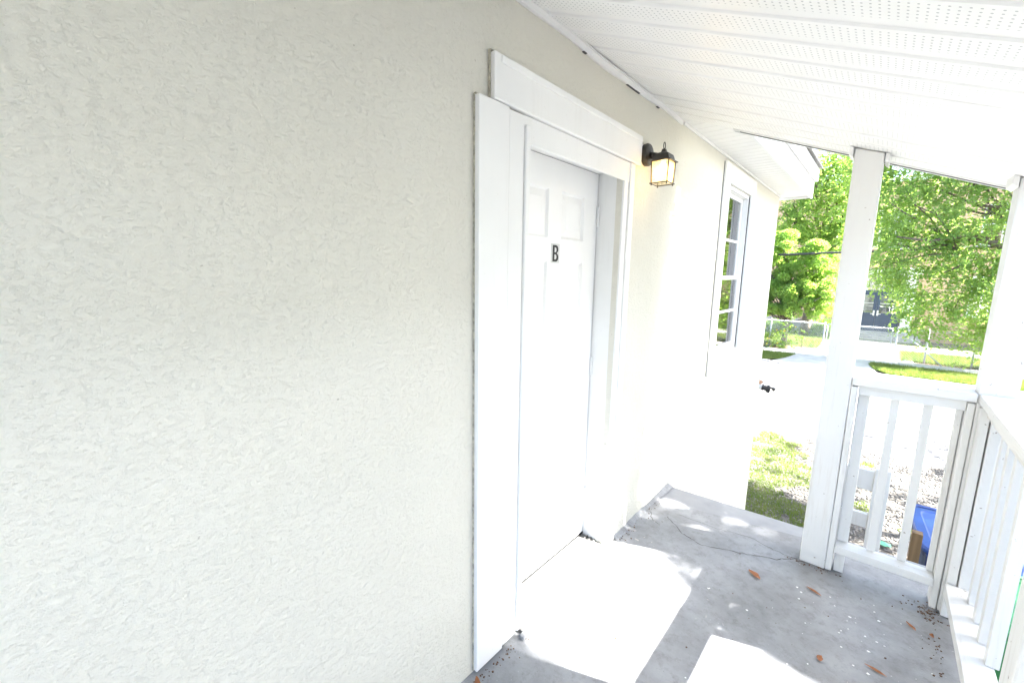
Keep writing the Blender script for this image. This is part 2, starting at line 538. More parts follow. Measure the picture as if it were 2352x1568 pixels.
# stairs down from the landing towards the street
st = empty('porch_stairs', (0.45, 2.1, GZ), 'grey concrete stairs dropping from the porch end beside the house wall', 'stairs')
for i in range(8):
    zt = -0.18*(i+1) + 0.0
    y0 = 2.06 + 0.26*i
    box('step', (0.03, y0, GZ-.02), (0.93, y0+0.275, zt), MT['block'], st, 0.008)

# ------------------------------------------------------------------ house
HS = empty('house', (-3, 1, GZ), 'cream stucco house with white door, filling the left of the view', 'house')
ZS = 2.505                      # ceiling line on the wall
DY0, DY1, DZ1 = 0.262, 1.045, 2.088
WY0, WY1, WZ0, WZ1 = 2.885, 3.63, 0.865, 2.31
YK = 5.03
def wall_cells(ys, zs, holes, x, flip=False):
    verts, faces = [], []
    for i in range(len(ys)-1):
        for j in range(len(zs)-1):
            cy, cz = (ys[i]+ys[i+1])/2, (zs[j]+zs[j+1])/2
            if any(a < cy < b_ and c < cz < d for a, b_, c, d in holes): continue
            k = len(verts)
            verts += [(x, ys[i], zs[j]), (x, ys[i+1], zs[j]), (x, ys[i+1], zs[j+1]), (x, ys[i], zs[j+1])]
            faces.append((k, k+1, k+2, k+3))
    return verts, faces
v, f = wall_cells([-4.5, DY0, DY1, WY0, WY1, YK], [GZ-.1, 0.0, WZ0, DZ1, WZ1, 2.9], [(DY0, DY1, 0.0, DZ1), (WY0, WY1, WZ0, WZ1)], 0.0)
def quad(a, b_, c, d):
    k = len(v); v.extend([a, b_, c, d]); f.append((k, k+1, k+2, k+3))
for (a, b_, c, d) in ((DY0, DY1, 0.0, DZ1), (WY0, WY1, WZ0, WZ1)):   # reveals
    quad((0, a, c), (0, a, d), (-.22, a, d), (-.22, a, c)); quad((0, b_, c), (-.22, b_, c), (-.22, b_, d), (0, b_, d))
    quad((0, a, d), (0, b_, d), (-.22, b_, d), (-.22, a, d)); quad((0, a, c), (-.22, a, c), (-.22, b_, c), (0, b_, c))
quad((0, YK, GZ-.1), (-7, YK, GZ-.1), (-7, YK, 2.9), (0, YK, 2.9))
quad((-7, YK, GZ-.1), (-7, -4.5, GZ-.1), (-7, -4.5, 2.9), (-7, YK, 2.9))
quad((-7, -4.5, GZ-.1), (0, -4.5, GZ-.1), (0, -4.5, 2.9), (-7, -4.5, 2.9))
quad((0, -4.5, 2.9), (0, YK, 2.9), (-7, YK, 2.9), (-7, -4.5, 2.9))
mesh_obj('wall', v, f, MT['stucco'], HS)
# dim rooms behind door and window
def room(y0, y1, z0, z1, depth):
    vv = [(-.22, y0, z0), (-.22, y1, z0), (-.22, y1, z1), (-.22, y0, z1), (-.22-depth, y0, z0), (-.22-depth, y1, z0), (-.22-depth, y1, z1), (-.22-depth, y0, z1)]
    mesh_obj('room', vv, [(4, 5, 6, 7), (0, 1, 5, 4), (1, 2, 6, 5), (2, 3, 7, 6), (3, 0, 4, 7)], MT['room'], HS)
room(WY0-.6, WY1+.6, 0.3, 2.6, 2.0)

DX_ = -0.134
# --- door casing, rough-edged painted boards
dc = bpy.data.objects.new('door_casing', None); link(dc, HS); dc.location = (3, -1, -GZ)   # world origin
def cbox(n, mn, mx, mat='trim', bev=0.004, par=None):
    return box(n, mn, mx, MT[mat], par or dc, bev, 0.0012)
cbox('casing_board', (0.001, 0.0, 0.012), (0.024, 0.150, 2.125))
cbox('casing_board', (0.001, 0.152, 0.016), (0.020, 0.236, 2.120))
cbox('jamb', (-.215, 0.238, 0.03), (0.030, 0.264, 2.090), bev=0.006)
cbox('head_board', (0.001, 0.069, 2.127), (0.027, 1.193, 2.272), bev=0.005)
cbox('head_strip', (0.004, 0.10, 2.243), (0.031, 1.186, 2.268), bev=0.003)
cbox('inner_head_board', (0.0005, 0.240, 2.030), (0.014, 1.10, 2.1255), bev=0.003)
cbox('head_jamb', (-.215, 0.266, 2.079), (-.001, 1.040, 2.100), bev=0.003)
cbox('jamb', (-.215, 1.0445, 0.03), (-.030, 1.062, 2.090), bev=0.003)
cbox('casing_board', (-.028, 1.046, 0.030), (0.012, 1.088, 2.124), bev=0.004)
cbox('casing_board', (0.001, 1.090, 0.020), (0.022, 1.142, 2.124), bev=0.005)

def seam(n, mn, mx, mat='seam'): return box(n, mn, mx, MT[mat], dc)
seam('caulk_line', (.0004, -.0032, .01), (.008, -.0008, 2.126)); seam('caulk_line', (.0004, .0642, 2.132), (.010, .0682, 2.274))
seam('caulk_line', (.0004, .0642, 2.2742), (.012, 1.196, 2.2782)); seam('caulk_line', (.0004, 1.1942, 2.13), (.010, 1.1975, 2.2738))
seam('caulk_line', (.0004, .0002, 2.1262), (.010, .0638, 2.1300))
seam('door_gap', (DX_-.03, 1.0388, .055), (DX_-.004, 1.0442, 2.076), 'darkgap'); seam('door_gap', (DX_-.03, .28, 2.0768), (DX_-.004, 1.037, 2.0788), 'darkgap')

# --- six panel front door
fd = bpy.data.objects.new('front_door', None); link(fd, HS); fd.location = (3, -1, -GZ)
fd['label'] = 'white six panel front door with a black letter B'
DX = -0.134
dy = [0.277, 0.405, 0.605, 0.710, 0.910, 1.038]
dz = [0.052, 0.285, 0.848, 1.017, 1.622, 1.727, 1.945, 2.076]
holes = [(a, b_, c, d) for a, b_ in ((dy[1], dy[2]), (dy[3], dy[4])) for c, d in ((dz[1], dz[2]), (dz[3], dz[4]), (dz[5], dz[6]))]
v, f = wall_cells(dy, dz, holes, DX)
quad((DX, dy[0], dz[0]), (DX, dy[0], dz[-1]), (DX-.044, dy[0], dz[-1]), (DX-.044, dy[0], dz[0]))
quad((DX, dy[-1], dz[0]), (DX-.044, dy[-1], dz[0]), (DX-.044, dy[-1], dz[-1]), (DX, dy[-1], dz[-1]))
quad((DX-.044, dy[0], dz[0]), (DX-.044, dy[-1], dz[0]), (DX-.044, dy[-1], dz[-1]), (DX-.044, dy[0], dz[-1]))
quad((DX, dy[0], dz[0]), (DX-.044, dy[0], dz[0]), (DX-.044, dy[-1], dz[0]), (DX, dy[-1], dz[0]))
quad((DX, dy[0], dz[-1]), (DX, dy[-1], dz[-1]), (DX-.044, dy[-1], dz[-1]), (DX-.044, dy[0], dz[-1]))
mesh_obj('door_leaf', v, f, MT['door'], fd)
for (a, b_, c, d) in holes:
    loops = [(0.0, 0.0), (0.010, -0.011), (0.017, -0.011), (0.045, -0.003), (0.05, -0.003)]
    vv, ff = [], []
    for ins, dep in loops:
        vv += [(DX+dep, a+ins, c+ins), (DX+dep, b_-ins, c+ins), (DX+dep, b_-ins, d-ins), (DX+dep, a+ins, d-ins)]
    for i in range(len(loops)-1):
        for k in range(4):
            ff.append((4*i+k, 4*i+(k+1) % 4, 4*i+4+(k+1) % 4, 4*i+4+k))
    ff.append(tuple(range(4*len(loops)-4, 4*len(loops))))
    mesh_obj('panel', vv, ff, MT['door'], fd)
# knob, hinges
bm = bmesh.new(); lathe(bm, [(0, 0.032), (0.006, 0.032), (0.010, 0.013), (0.030, 0.013), (0.038, 0.024), (0.052, 0.029), (0.064, 0.022), (0.068, 0.004)], (DX+.001, 0.345, 0.943), (1, 0, 0))
bm_obj('door_knob', bm, MT['steel'], fd, True)
for hz in (0.28, 1.06, 1.86):
    bm = bmesh.new(); lathe(bm, [(0, .006), (.002, .0075), (.1, .0075), (.102, .006)], (DX+.007, 1.037, hz-.05), (0, 0, 1), 10)
    bm_obj('hinge', bm, MT['trim'], fd, True)
# letter plate and letter
box('letter_plate', (DX+.0005, 0.632, 1.614), (DX+.0022, 0.699, 1.703), MT['sticker'], fd)
def letter_B(w, h):
    cu = bpy.data.curves.new('letter', 'CURVE'); cu.dimensions = '2D'; cu.fill_mode = 'BOTH'; cu.extrude = 0.0006
    def poly(pts):
        s = cu.splines.new('POLY'); s.points.add(len(pts)-1); s.use_cyclic_u = True
        for p, q in zip(s.points, pts): p.co = (q[0], q[1], 0, 1)
    def arc(cx, cy, rx, ry, a0, a1, n=10):
        return [(cx+rx*math.cos(a0+(a1-a0)*i/n), cy+ry*math.sin(a0+(a1-a0)*i/n)) for i in range(n+1)]
    hp = math.pi/2
    out = [(0, 0)] + [(w*.50, 0)] + arc(w*.55, h*.26, w*.45, h*.26, -hp, hp*.75) + arc(w*.53, h*.755, w*.43, h*.245, -hp*.7, hp) + [(0, h)]
    poly(out)
    t = w*.30; th = h*.135
    poly([(t, th)] + arc(w*.50, h*.285, w*.20, h*.285-th, -hp, hp, 8) + [(t, h*.435)])
    poly([(t, h*.565)] + arc(w*.48, h*.715, w*.20, h*.15, -hp, hp, 8) + [(t, h-th)])
    o = bpy.data.objects.new('letter_tmp', cu); COL.objects.link(o)
    dg = bpy.context.evaluated_depsgraph_get()
    me = bpy.data.meshes.new_from_object(o.evaluated_get(dg))
    bpy.data.objects.remove(o)
    return me
me = letter_B(0.046, 0.076)
for vtx in me.vertices:
    a, b_, c = vtx.co
    vtx.co = (DX+.0030+c, 0.643+a, 1.620+b_)
me.materials.clear(); me.materials.append(MT['letter'])
lo = bpy.data.objects.new('letter', me); link(lo, fd)
lo.matrix_parent_inverse = Matrix.Translation(-parent_world(fd))
# sill
sl_ = bpy.data.objects.new('door_sill', None); link(sl_, HS); sl_.location = (3, -1, -GZ)
prism('sill_plate', [(-.215, .266, 0), (.035, .266, 0), (.035, 1.040, 0), (-.215, 1.040, 0), (-.215, .266, .046), (.035, .266, .020), (.035, 1.040, .020), (-.215, 1.040, .046)], MT['metal'], sl_, 0.003)
for i, x in enumerate((-.10, -.075, -.05)):
    box('sill_ridge', (x, .268, .02), (x+.006, 1.038, .0395-.0025*i+.004), MT['metal'], sl_, 0.001)
box('weather_strip', (DX-.01, .278, .042), (DX+.004, 1.037, .0515), MT['rubber'], sl_)
box('sill_nosing', (.036, .245, .002), (.062, 1.088, .017), MT['floor'], sl_, .003)

# --- window
wd = bpy.data.objects.new('window', None); link(wd, HS); wd.location = (3, -1, -GZ)
box('casing_board', (.001, 2.736, .718), (.022, 2.885, 2.456), MT['trim'], wd, .004, .001)
box('casing_board', (.001, 3.630, .718), (.022, 3.775, 2.456), MT['trim'], wd, .004, .001)
box('casing_board', (.001, 2.887, 2.312), (.0215, 3.628, 2.455), MT['trim'], wd, .004)
box('casing_board', (.001, 2.887, .719), (.0215, 3.628, .863), MT['trim'], wd, .004)
def frame_rect(name, x0, x1, y0, y1, z0, z1, t, mat, bev=.003):
    bm = bmesh.new()
    for mn, mx in (((x0, y0, z0), (x1, y0+t, z1)), ((x0, y1-t, z0), (x1, y1, z1)), ((x0, y0+t, z0), (x1, y1-t, z0+t)), ((x0, y0+t, z1-t), (x1, y1-t, z1))):
        hexa(bm, corners(mn, mx))
    return bm_obj(name, bm, mat, wd)
frame_rect('outer_frame', -.10, -.004, WY0+.002, WY1-.002, WZ0+.002, WZ1-.002, .028, MT['vinyl'])
ZM = 1.545
frame_rect('upper_sash', -.075, -.05, WY0+.031, WY1-.031, ZM-.02, WZ1-.031, .035, MT['vinyl'])
frame_rect('lower_sash', -.048, -.020, WY0+.031, WY1-.031, WZ0+.031, ZM+.022, .036, MT['vinyl'])
yi0, yi1 = WY0+.066, WY1-.066
zu0, zu1 = ZM+.016, WZ1-.066
zl0, zl1 = WZ0+.067, ZM-.016
zum, zlm = (zu0+zu1)/2-.02, (zl0+zl1)/2+.01
box('glazing_bar', (-.073, yi0, zum-.011), (-.050, yi1, zum+.011), MT['vinyl'], wd, .002)
box('glazing_bar', (-.046, yi0, zlm-.011), (-.022, yi1, zlm+.011), MT['vinyl'], wd, .002)
for (x, a, b_) in ((-.062, zu0, zum-.011), (-.062, zum+.011, zu1), (-.036, zl0, zlm-.011), (-.036, zlm+.011, zl1)):
    box('pane', (x-.0015, yi0-.002, a-.002), (x+.0015, yi1+.002, b_+.002), MT['pane'], wd)
box('caulk_gap', (.0008, 2.7325, .722), (.004, 2.7355, 2.452), MT['darkgap'], wd)
box('caulk_gap', (-.003, 3.6225, .87), (.004, 3.6275, 2.30), MT['darkgap'], wd)
bl = bpy.data.objects.new('blind', None); link(bl, HS); bl.location = (3, -1, -GZ)
for i in range(18):
    z = WZ1-.05 - i*.030
    if i > 14: z = WZ1-.05 - 14*.030 - (i-14)*.012
    a = R.uniform(-.05, .05)*(1 if i < 14 else 2.5)
    y0, y1 = WY0+.04, WY1-.05+R.uniform(-.004, .004)
    prism('slat', [(-.155, y0, z-.011), (-.135, y0, z+.008), (-.135, y1, z+.008+a*.3), (-.155, y1, z-.011+a*.3), (-.156, y0, z-.010), (-.136, y0, z+.0095), (-.136, y1, z+.0095+a*.3), (-.156, y1, z-.010+a*.3)], MT['blind'], bl)

# --- house eave beyond the porch roof
EX = 0.285
ev = bpy.data.objects.new('eave', None); link(ev, HS); ev.location = (3, -1, -GZ)
y = 1.60; i = 0
while y < 5.16:
    w = 0.10
    box('soffit_board', (0.001, y, ZS-.004), (EX, min(y+w-.004, 5.18), ZS+.008), MT['vinyl'], ev, .002)
    y += w
box('backing', (0.0, 1.6, ZS+.010), (EX+.002, 5.18, ZS+.02), MT['vinyl'], ev)
box('wall_channel', (0.001, 1.80, ZS-.022), (0.014, 5.028, ZS-.005), MT['vinyl'], ev, .002)
box('fascia', (EX, 1.5, ZS-.040), (EX+.022, 5.20, ZS+.205), MT['fascia'], ev, .003)
box('drip_fascia', (EX+.024, 1.5, ZS+.150), (EX+.055, 5.215, ZS+.285), MT['fascia'], ev, .004)
box('gable_board', (-.10, 5.182, ZS-.03), (EX+.02, 5.20, ZS+.01), MT['vinyl'], ev, .002)
# roof slab with shingle courses rising away from the eave
rf = bpy.data.objects.new('roof', None); link(rf, HS); rf.location = (3, -1, -GZ)
for i in range(10):
    x0 = EX+.085 - i*.42
    z0 = ZS+.29 + i*.42*.36
    prism('shingle_course', [(x0-.44, -4.9, z0+.155), (x0, -4.9, z0), (x0, 5.24, z0), (x0-.44, 5.24, z0+.155), (x0-.44, -4.9, z0+.175), (x0, -4.9, z0+.022), (x0, 5.24, z0+.022), (x0-.44, 5.24, z0+.175)], MT['shingle'], rf)

# ------------------------------------------------------------------ porch roof with perforated ceiling
SL = 0.362                                   # ceiling fall per metre outwards
EB, EK = 1.735, 0.175                        # far edge: y = EB + EK*x
XO = 1.50
PR = empty('porch_roof', (0.9, 0, 2.1), 'white porch roof with perforated vinyl ceiling boards sloping down outwards', 'porch roof')
cz = lambda x: ZS - SL*x
PW = 0.154
def soffit_panel():
    # local: x down-slope in plan, y across, z up; profile across y
    prof = [(0.0, 0.006), (0.006, 0.0), (0.112, 0.0), (0.119, 0.004), (0.147, 0.004), (0.1535, 0.006)]
    xs = [0.004, XO]
    verts, faces = [], []
    for x in xs:
        for (yy, zz) in prof:
            verts.append((x, yy + EK*x, -SL*x + zz))
    n = len(prof)
    for i in range(n-1):
        faces.append((i, i+1, n+i+1, n+i))
    me = bpy.data.meshes.new('soffit_panel')
    me.from_pydata(verts, [], faces)
    me.materials.append(MT['soffit'])
    return me
# texture space: use a shear-free object coordinate by giving the material y relative to the skew
def soffit_fix(m):
    nt = m.node_tree
    tc = [n for n in nt.nodes if n.type == 'TEX_COORD'][0]
    sx = nt.nodes.new('ShaderNodeSeparateXYZ'); cb = nt.nodes.new('ShaderNodeCombineXYZ')
    ma = nt.nodes.new('ShaderNodeMath'); ma.operation = 'MULTIPLY_ADD'; ma.inputs[1].default_value = -EK
    users = [l.to_socket for l in nt.links if l.from_node == tc]
    nt.links.new(tc.outputs['Object'], sx.inputs[0])
    nt.links.new(sx.outputs[0], ma.inputs[0]); nt.links.new(sx.outputs[1], ma.inputs[2])
    nt.links.new(sx.outputs[0], cb.inputs[0]); nt.links.new(ma.outputs[0], cb.inputs[1]); nt.links.new(sx.outputs[2], cb.inputs[2])
    for s in users: nt.links.new(cb.outputs[0], s)
soffit_fix(MT['soffit'])
sm_ = soffit_panel()
n_p = 27
for i in range(n_p):
    o = bpy.data.objects.new('soffit_panel', sm_)
    link(o, PR)
    o.location = Vector((0, EB - PW*(i+1) + .001, ZS + R.uniform(-.0008, .0008))) - PR.location
# deck above the ceiling
def slope_box(name, x0, x1, ya, yb, t0, t1, mat, par=PR, k=EK):
    return prism(name, [(x0, ya+k*x0, cz(x0)+t0), (x1, ya+k*x1, cz(x1)+t0), (x1, yb+k*x1, cz(x1)+t0), (x0, yb+k*x0, cz(x0)+t0),
                        (x0, ya+k*x0, cz(x0)+t1), (x1, ya+k*x1, cz(x1)+t1), (x1, yb+k*x1, cz(x1)+t1), (x0, yb+k*x0, cz(x0)+t1)], mat, par)
slope_box('roof_deck', 0.005, XO+.01, -2.4, EB-.012, .016, .14, MT['vinyl'])
slope_box('roof_sheet', -.02, XO+.04, -2.45, EB+.012, .145, .165, MT['shingle'])
slope_box('end_channel', 0.30, XO+.012, EB-.010, EB+.006, -.002, .012, MT['vinyl'])
slope_box('dark_edge', 0.33, XO+.012, EB+.0062, EB+.028, -.003, .020, MT['darkgap'])
slope_box('end_fascia', 0.30, XO+.03, EB+.0285, EB+.038, -.005, .150, MT['fascia'])
slope_box('outer_fascia', XO+.002, XO+.020, -2.4, EB+.012, -.015, .150, MT['fascia'])
# sagging trim strip along the wall, in short lengths
bm = bmesh.new(); prev = None
for i in range(60):
    y = -2.4 + i*(EB+.03+2.4)/59
    dzz = 0.004*math.sin(y*5.1) + 0.003*math.sin(y*13.0+1) - 0.004*math.exp(-((y-.9)/.3)**2)
    dx = 0.002*math.sin(y*9)
    ring = [bm.verts.new(q) for q in ((0.001, y, ZS-.030+dzz), (0.013+dx, y, ZS-.031+dzz), (0.016+dx, y, ZS-.008+dzz), (0.030+dx, y, ZS-.012+dzz), (0.030+dx, y, ZS-.009+dzz), (0.001, y, ZS-.002))]
    if prev:
        for k in range(6): bm.faces.new((prev[k], prev[(k+1) % 6], ring[(k+1) % 6], ring[k]))
    prev = ring
bm_obj('wall_trim', bm, MT['vinyl'], PR)
for ya, yb in ((.62, .645), (.72, .79), (1.02, 1.16), (1.38, 1.41)):
    box('seam_shade_strip', (.002, ya, ZS-.0362), (.012, yb, ZS-.0335), MT['darkgap'], PR)  # dark strips stand in for the shade in gaps along the trim
# ------------------------------------------------------------------ posts
def post(x0, x1, y0, y1, label, side_board=None):
    r = empty('porch_post', ((x0+x1)/2, (y0+y1)/2, 0), label, 'post', 'white porch posts')
    zt = lambda x: cz(x)-.002
    prism('shaft', [(x0, y0, .002), (x1, y0, .002), (x1, y1, .002), (x0, y1, .002), (x0, y0, zt(x0)), (x1, y0, zt(x1)), (x1, y1, zt(x1)), (x0, y1, zt(x0))], MT['post'], r, .007)
    # flared vinyl collar at the ceiling
    for (xa, xb, ya, yb) in ((x0-.022, x0-.003, y0-.010, y1+.01), (x1+.003, x1+.020, y0-.006, y1+.01)):
        prism('top_channel', [(xa, ya, zt(xa)-.035), (xb, ya, zt(xb)-.045), (xb, yb, zt(xb)-.045), (xa, yb, zt(xa)-.035), (xa, ya, zt(xa)), (xb, ya, zt(xb)), (xb, yb, zt(xb)), (xa, yb, zt(xa))], MT['vinyl'], r, .003)
    if side_board:
        for (a, b_, c, d, zt2) in side_board:
            box('side_board', (a, c, .004), (b_, d, zt2), MT['post'], r, .004, .0015)
    return r
post(.878, .993, 1.690, 1.808, 'white square porch post standing between stair opening and short railing', [(.995, 1.022, 1.694, 1.80, 1.028)])
post(1.432, 1.548, 1.700, 1.818, 'white square corner post where the two porch railings meet', [(1.405, 1.430, 1.70, 1.80, 1.028), (1.440, 1.475, 1.662, 1.698, 1.02), (1.478, 1.515, 1.655, 1.698, 1.02)])
post(1.440, 1.548, .585, .69, 'white porch post at the bottom right edge, nearest the camera')

# ------------------------------------------------------------------ railings
def baluster(r, cx, cy, z0, z1, w=.034, mat='post'):
    j = lambda: R.uniform(-.003, .003)
    a, b_ = cx+j(), cy+j(); c, d = cx+j(), cy+j()
    h = w/2
    prism('baluster', [(a-h, b_-h, z0), (a+h, b_-h, z0), (a+h, b_+h, z0), (a-h, b_+h, z0), (c-h, d-h, z1), (c+h, d-h, z1), (c+h, d+h, z1), (c-h, d+h, z1)], MT[mat], r, .0025)
fr = empty('porch_railing', (1.2, 1.75, 0), 'short white wooden railing between square post and corner post', 'railing', 'white porch railings')
box('cap_rail', (.996, 1.688, 1.034), (1.431, 1.828, 1.073), MT['rail'], fr, .004, .001)
box('sub_rail', (1.024, 1.712, .985), (1.404, 1.752, 1.032), MT['rail'], fr, .003)
box('bottom_rail', (1.024, 1.688, .117), (1.404, 1.775, .158), MT['rail'], fr, .003, .001)
box('stub_post', (1.026, 1.756, .160), (1.072, 1.800, 1.030), MT['post'], fr, .003, .002)
box('stub_post', (1.380, 1.754, .160), (1.403, 1.798, 1.030), MT['post'], fr, .003, .002)
box('foot_block', (1.030, 1.715, .003), (1.070, 1.760, .115), MT['post'], fr, .003)
baluster(fr, 1.166, 1.772, .159, 1.030)
baluster(fr, 1.288, 1.772, .159, 1.030)

rr = empty('porch_railing', (1.49, .8, 0), 'long white wooden railing along the outer side of the porch, at right edge', 'railing', 'white porch railings')
prism('cap_rail', [(1.436, .692, 1.034), (1.575, .692, 1.034), (1.575, 1.698, 1.034), (1.436, 1.698, 1.034), (1.436, .692, 1.073), (1.575, .692, 1.073), (1.575, 1.698, 1.073), (1.436, 1.698, 1.073)], MT['railY'], rr, .004)
box('sub_rail', (1.462, .692, .985), (1.500, 1.652, 1.032), MT['railY'], rr, .003)
box('bottom_rail', (1.436, .692, .135), (1.526, 1.652, .180), MT['railY'], rr, .003, .001)
for yb in (1.545, 1.415, 1.285, 1.155):
    baluster(rr, 1.482+.035, yb, .181, 1.032, .036)

nr = empty('porch_railing', (1.49, -.9, 0), 'unseen rest of the white porch railing, added to shade the wall', 'railing', 'white porch railings')  # out of view, added to cut the light on the lower wall
box('cap_rail', (1.436, -2.4, 1.034), (1.575, .583, 1.073), MT['railY'], nr, .004)
box('sub_rail', (1.462, -2.4, .985), (1.500, .583, 1.032), MT['railY'], nr, .003)
box('bottom_rail', (1.436, -2.4, .135), (1.526, .583, .180), MT['railY'], nr, .003)
for i in range(22):
    baluster(nr, 1.517, .45-.13*i, .181, 1.032, .036)

# stair side guard seen through the short railing
sg = empty('stair_guard', (1.2, 3.05, GZ), 'weathered white newel and boards of the stair guard behind the short railing', 'stair guard')
box('newel', (1.172, 3.00, GZ), (1.262, 3.09, .175), MT['greywood'], sg, .004)
box('guard_board', (.95, 3.02, -.01), (1.170, 3.058, .145), MT['greywood'], sg, .003)
box('guard_board', (.95, 3.02, -.31), (1.170, 3.058, -.20), MT['greywood'], sg, .003)
box('newel', (.955, 3.06, GZ), (1.03, 3.14, .12), MT['greywood'], sg, .004)

# ------------------------------------------------------------------ wall lantern
LX, LY = 0.120, 1.250
wl_ = empty('wall_lantern', (0, 1.28, 2.2), 'lit black wall lantern with amber glass beside the door head', 'wall lantern')
bm = bmesh.new(); lathe(bm, [(0, .056), (.018, .058), (.026, .054), (.030, .045), (.034, .022), (.036, .020)], (.0012, 1.285, 2.200), (1, 0, 0), 28)
bm_obj('back_plate', bm, MT['dark'], wl_, False)
bm = bmesh.new(); tube(bm, [(.03, 1.284, 2.195), (.055, 1.276, 2.188), (.085, 1.262, 2.176)], [.020, .017, .019], 12)
bm_obj('arm', bm, MT['dark'], wl_, True)
zb, zt_ = 2.035, 2.142
def frustum(bm, h0, z0, h1, z1):
    hexa(bm, [(LX-h0, LY-h0, z0), (LX+h0, LY-h0, z0), (LX+h0, LY+h0, z0), (LX-h0, LY+h0, z0), (LX-h1, LY-h1, z1), (LX+h1, LY-h1, z1), (LX+h1, LY+h1, z1), (LX-h1, LY+h1, z1)])
bm = bmesh.new()
frustum(bm, .056, zt_, .056, zt_+.004); frustum(bm, .046, zt_+.0041, .036, zt_+.036); frustum(bm, .036, zt_+.0361, .016, zt_+.048)
frustum(bm, .012, zt_+.0481, .008, zt_+.064)
bm_obj('hood', bm, MT['dark'], wl_)
bm = bmesh.new()
ring = [(LX, LY+.0115*math.cos(t), zt_+.080+.017*math.sin(t)) for t in [2*math.pi*i/20 for i in range(21)]]
tube(bm, ring, .0024, 6, False); bm_obj('finial_ring', bm, MT['dark'], wl_, True)
hb, ht = .041, .045
for sx in (-1, 1):
    for sy in (-1, 1):
        bm = bmesh.new()
        tube(bm, [(LX+sx*hb, LY+sy*hb, zb-.010), (LX+sx*hb, LY+sy*hb, zb), (LX+sx*ht, LY+sy*ht, zt_)], .0032, 6)
        bm_obj('corner_bar', bm, MT['dark'], wl_)
for a, b_ in (((-1, -1), (1, -1)), ((1, -1), (1, 1)), ((1, 1), (-1, 1)), ((-1, 1), (-1, -1))):
    A = Vector((LX+a[0]*(hb+.006), LY+a[1]*(hb+.006), zb)); B = Vector((LX+b_[0]*(hb+.006), LY+b_[1]*(hb+.006), zb))
    bm = bmesh.new(); tube(bm, [A, B], .0028, 6); bm_obj('bottom_bar', bm, MT['dark'], wl_)
    c = [(LX+a[0]*(hb-.001), LY+a[1]*(hb-.001), zb+.002), (LX+b_[0]*(hb-.001), LY+b_[1]*(hb-.001), zb+.002), (LX+b_[0]*(ht-.001), LY+b_[1]*(ht-.001), zt_-.001), (LX+a[0]*(ht-.001), LY+a[1]*(ht-.001), zt_-.001)]
    mesh_obj('glass_pane', c, [(0, 1, 2, 3)], MT['amber'], wl_)
bm = bmesh.new(); lathe(bm, [(0, .006), (.006, .014), (.020, .020), (.034, .016), (.046, .010), (.050, .010)], (LX, LY, zt_-.052), (0, 0, 1), 16)
bm_obj('bulb', bm, MT['bulb'], wl_, True)
pl = bpy.data.lights.new('lantern_light', 'POINT'); pl.energy = 0.07; pl.color = (1.0, .72, .36); pl.shadow_soft_size = .02
plo = bpy.data.objects.new('lantern_light', pl); link(plo, wl_)
plo.location = Vector((LX, LY, zt_-.066)) - wl_.location

# ------------------------------------------------------------------ fixture at the far house corner
fx = empty('corner_fixture', (0.0, 5.14, .2), 'small black jointed fixture jutting out past the far house corner', 'fixture')
o0 = Vector((-.03, 5.14, .165))
bm = bmesh.new(); lathe(bm, [(0, .036), (.055, .036), (.056, .03)], o0, (1, 0, -.06), 16); bm_obj('pale_neck', bm, MT['sticker'], fx, True)
bm = bmesh.new(); lathe(bm, [(0, .040), (.016, .042), (.020, .034), (.060, .034), (.064, .03)], o0+Vector((.052, 0, -.004)), (1, 0, -.12), 16); bm_obj('collar', bm, MT['black'], fx, True)
bm = bmesh.new(); lathe(bm, [(0, .016), (.006, .026), (.075, .026), (.082, .020), (.088, .020), (.094, .012)], o0+Vector((.115, 0, -.062)), (.12, 0, 1), 16); bm_obj('swivel_body', bm, MT['black'], fx, True)
bm = bmesh.new(); lathe(bm, [(0, .008), (.025, .010), (.05, .022), (.068, .026), (.074, .018)], o0+Vector((.130, 0, .015)), (1, 0, -.45), 14); bm_obj('lever', bm, MT['black'], fx, True)
mesh_obj('clay_tab', [(-.02, 5.13, .26), (.04, 5.13, .235), (.0, 5.13, .19), (-.03, 5.13, .19), (-.02, 5.138, .26), (.04, 5.138, .235), (.0, 5.138, .19), (-.03, 5.138, .19)], [(0, 1, 2, 3), (7, 6, 5, 4), (0, 4, 5, 1), (1, 5, 6, 2), (2, 6, 7, 3), (3, 7, 4, 0)], MT['pink'], fx)

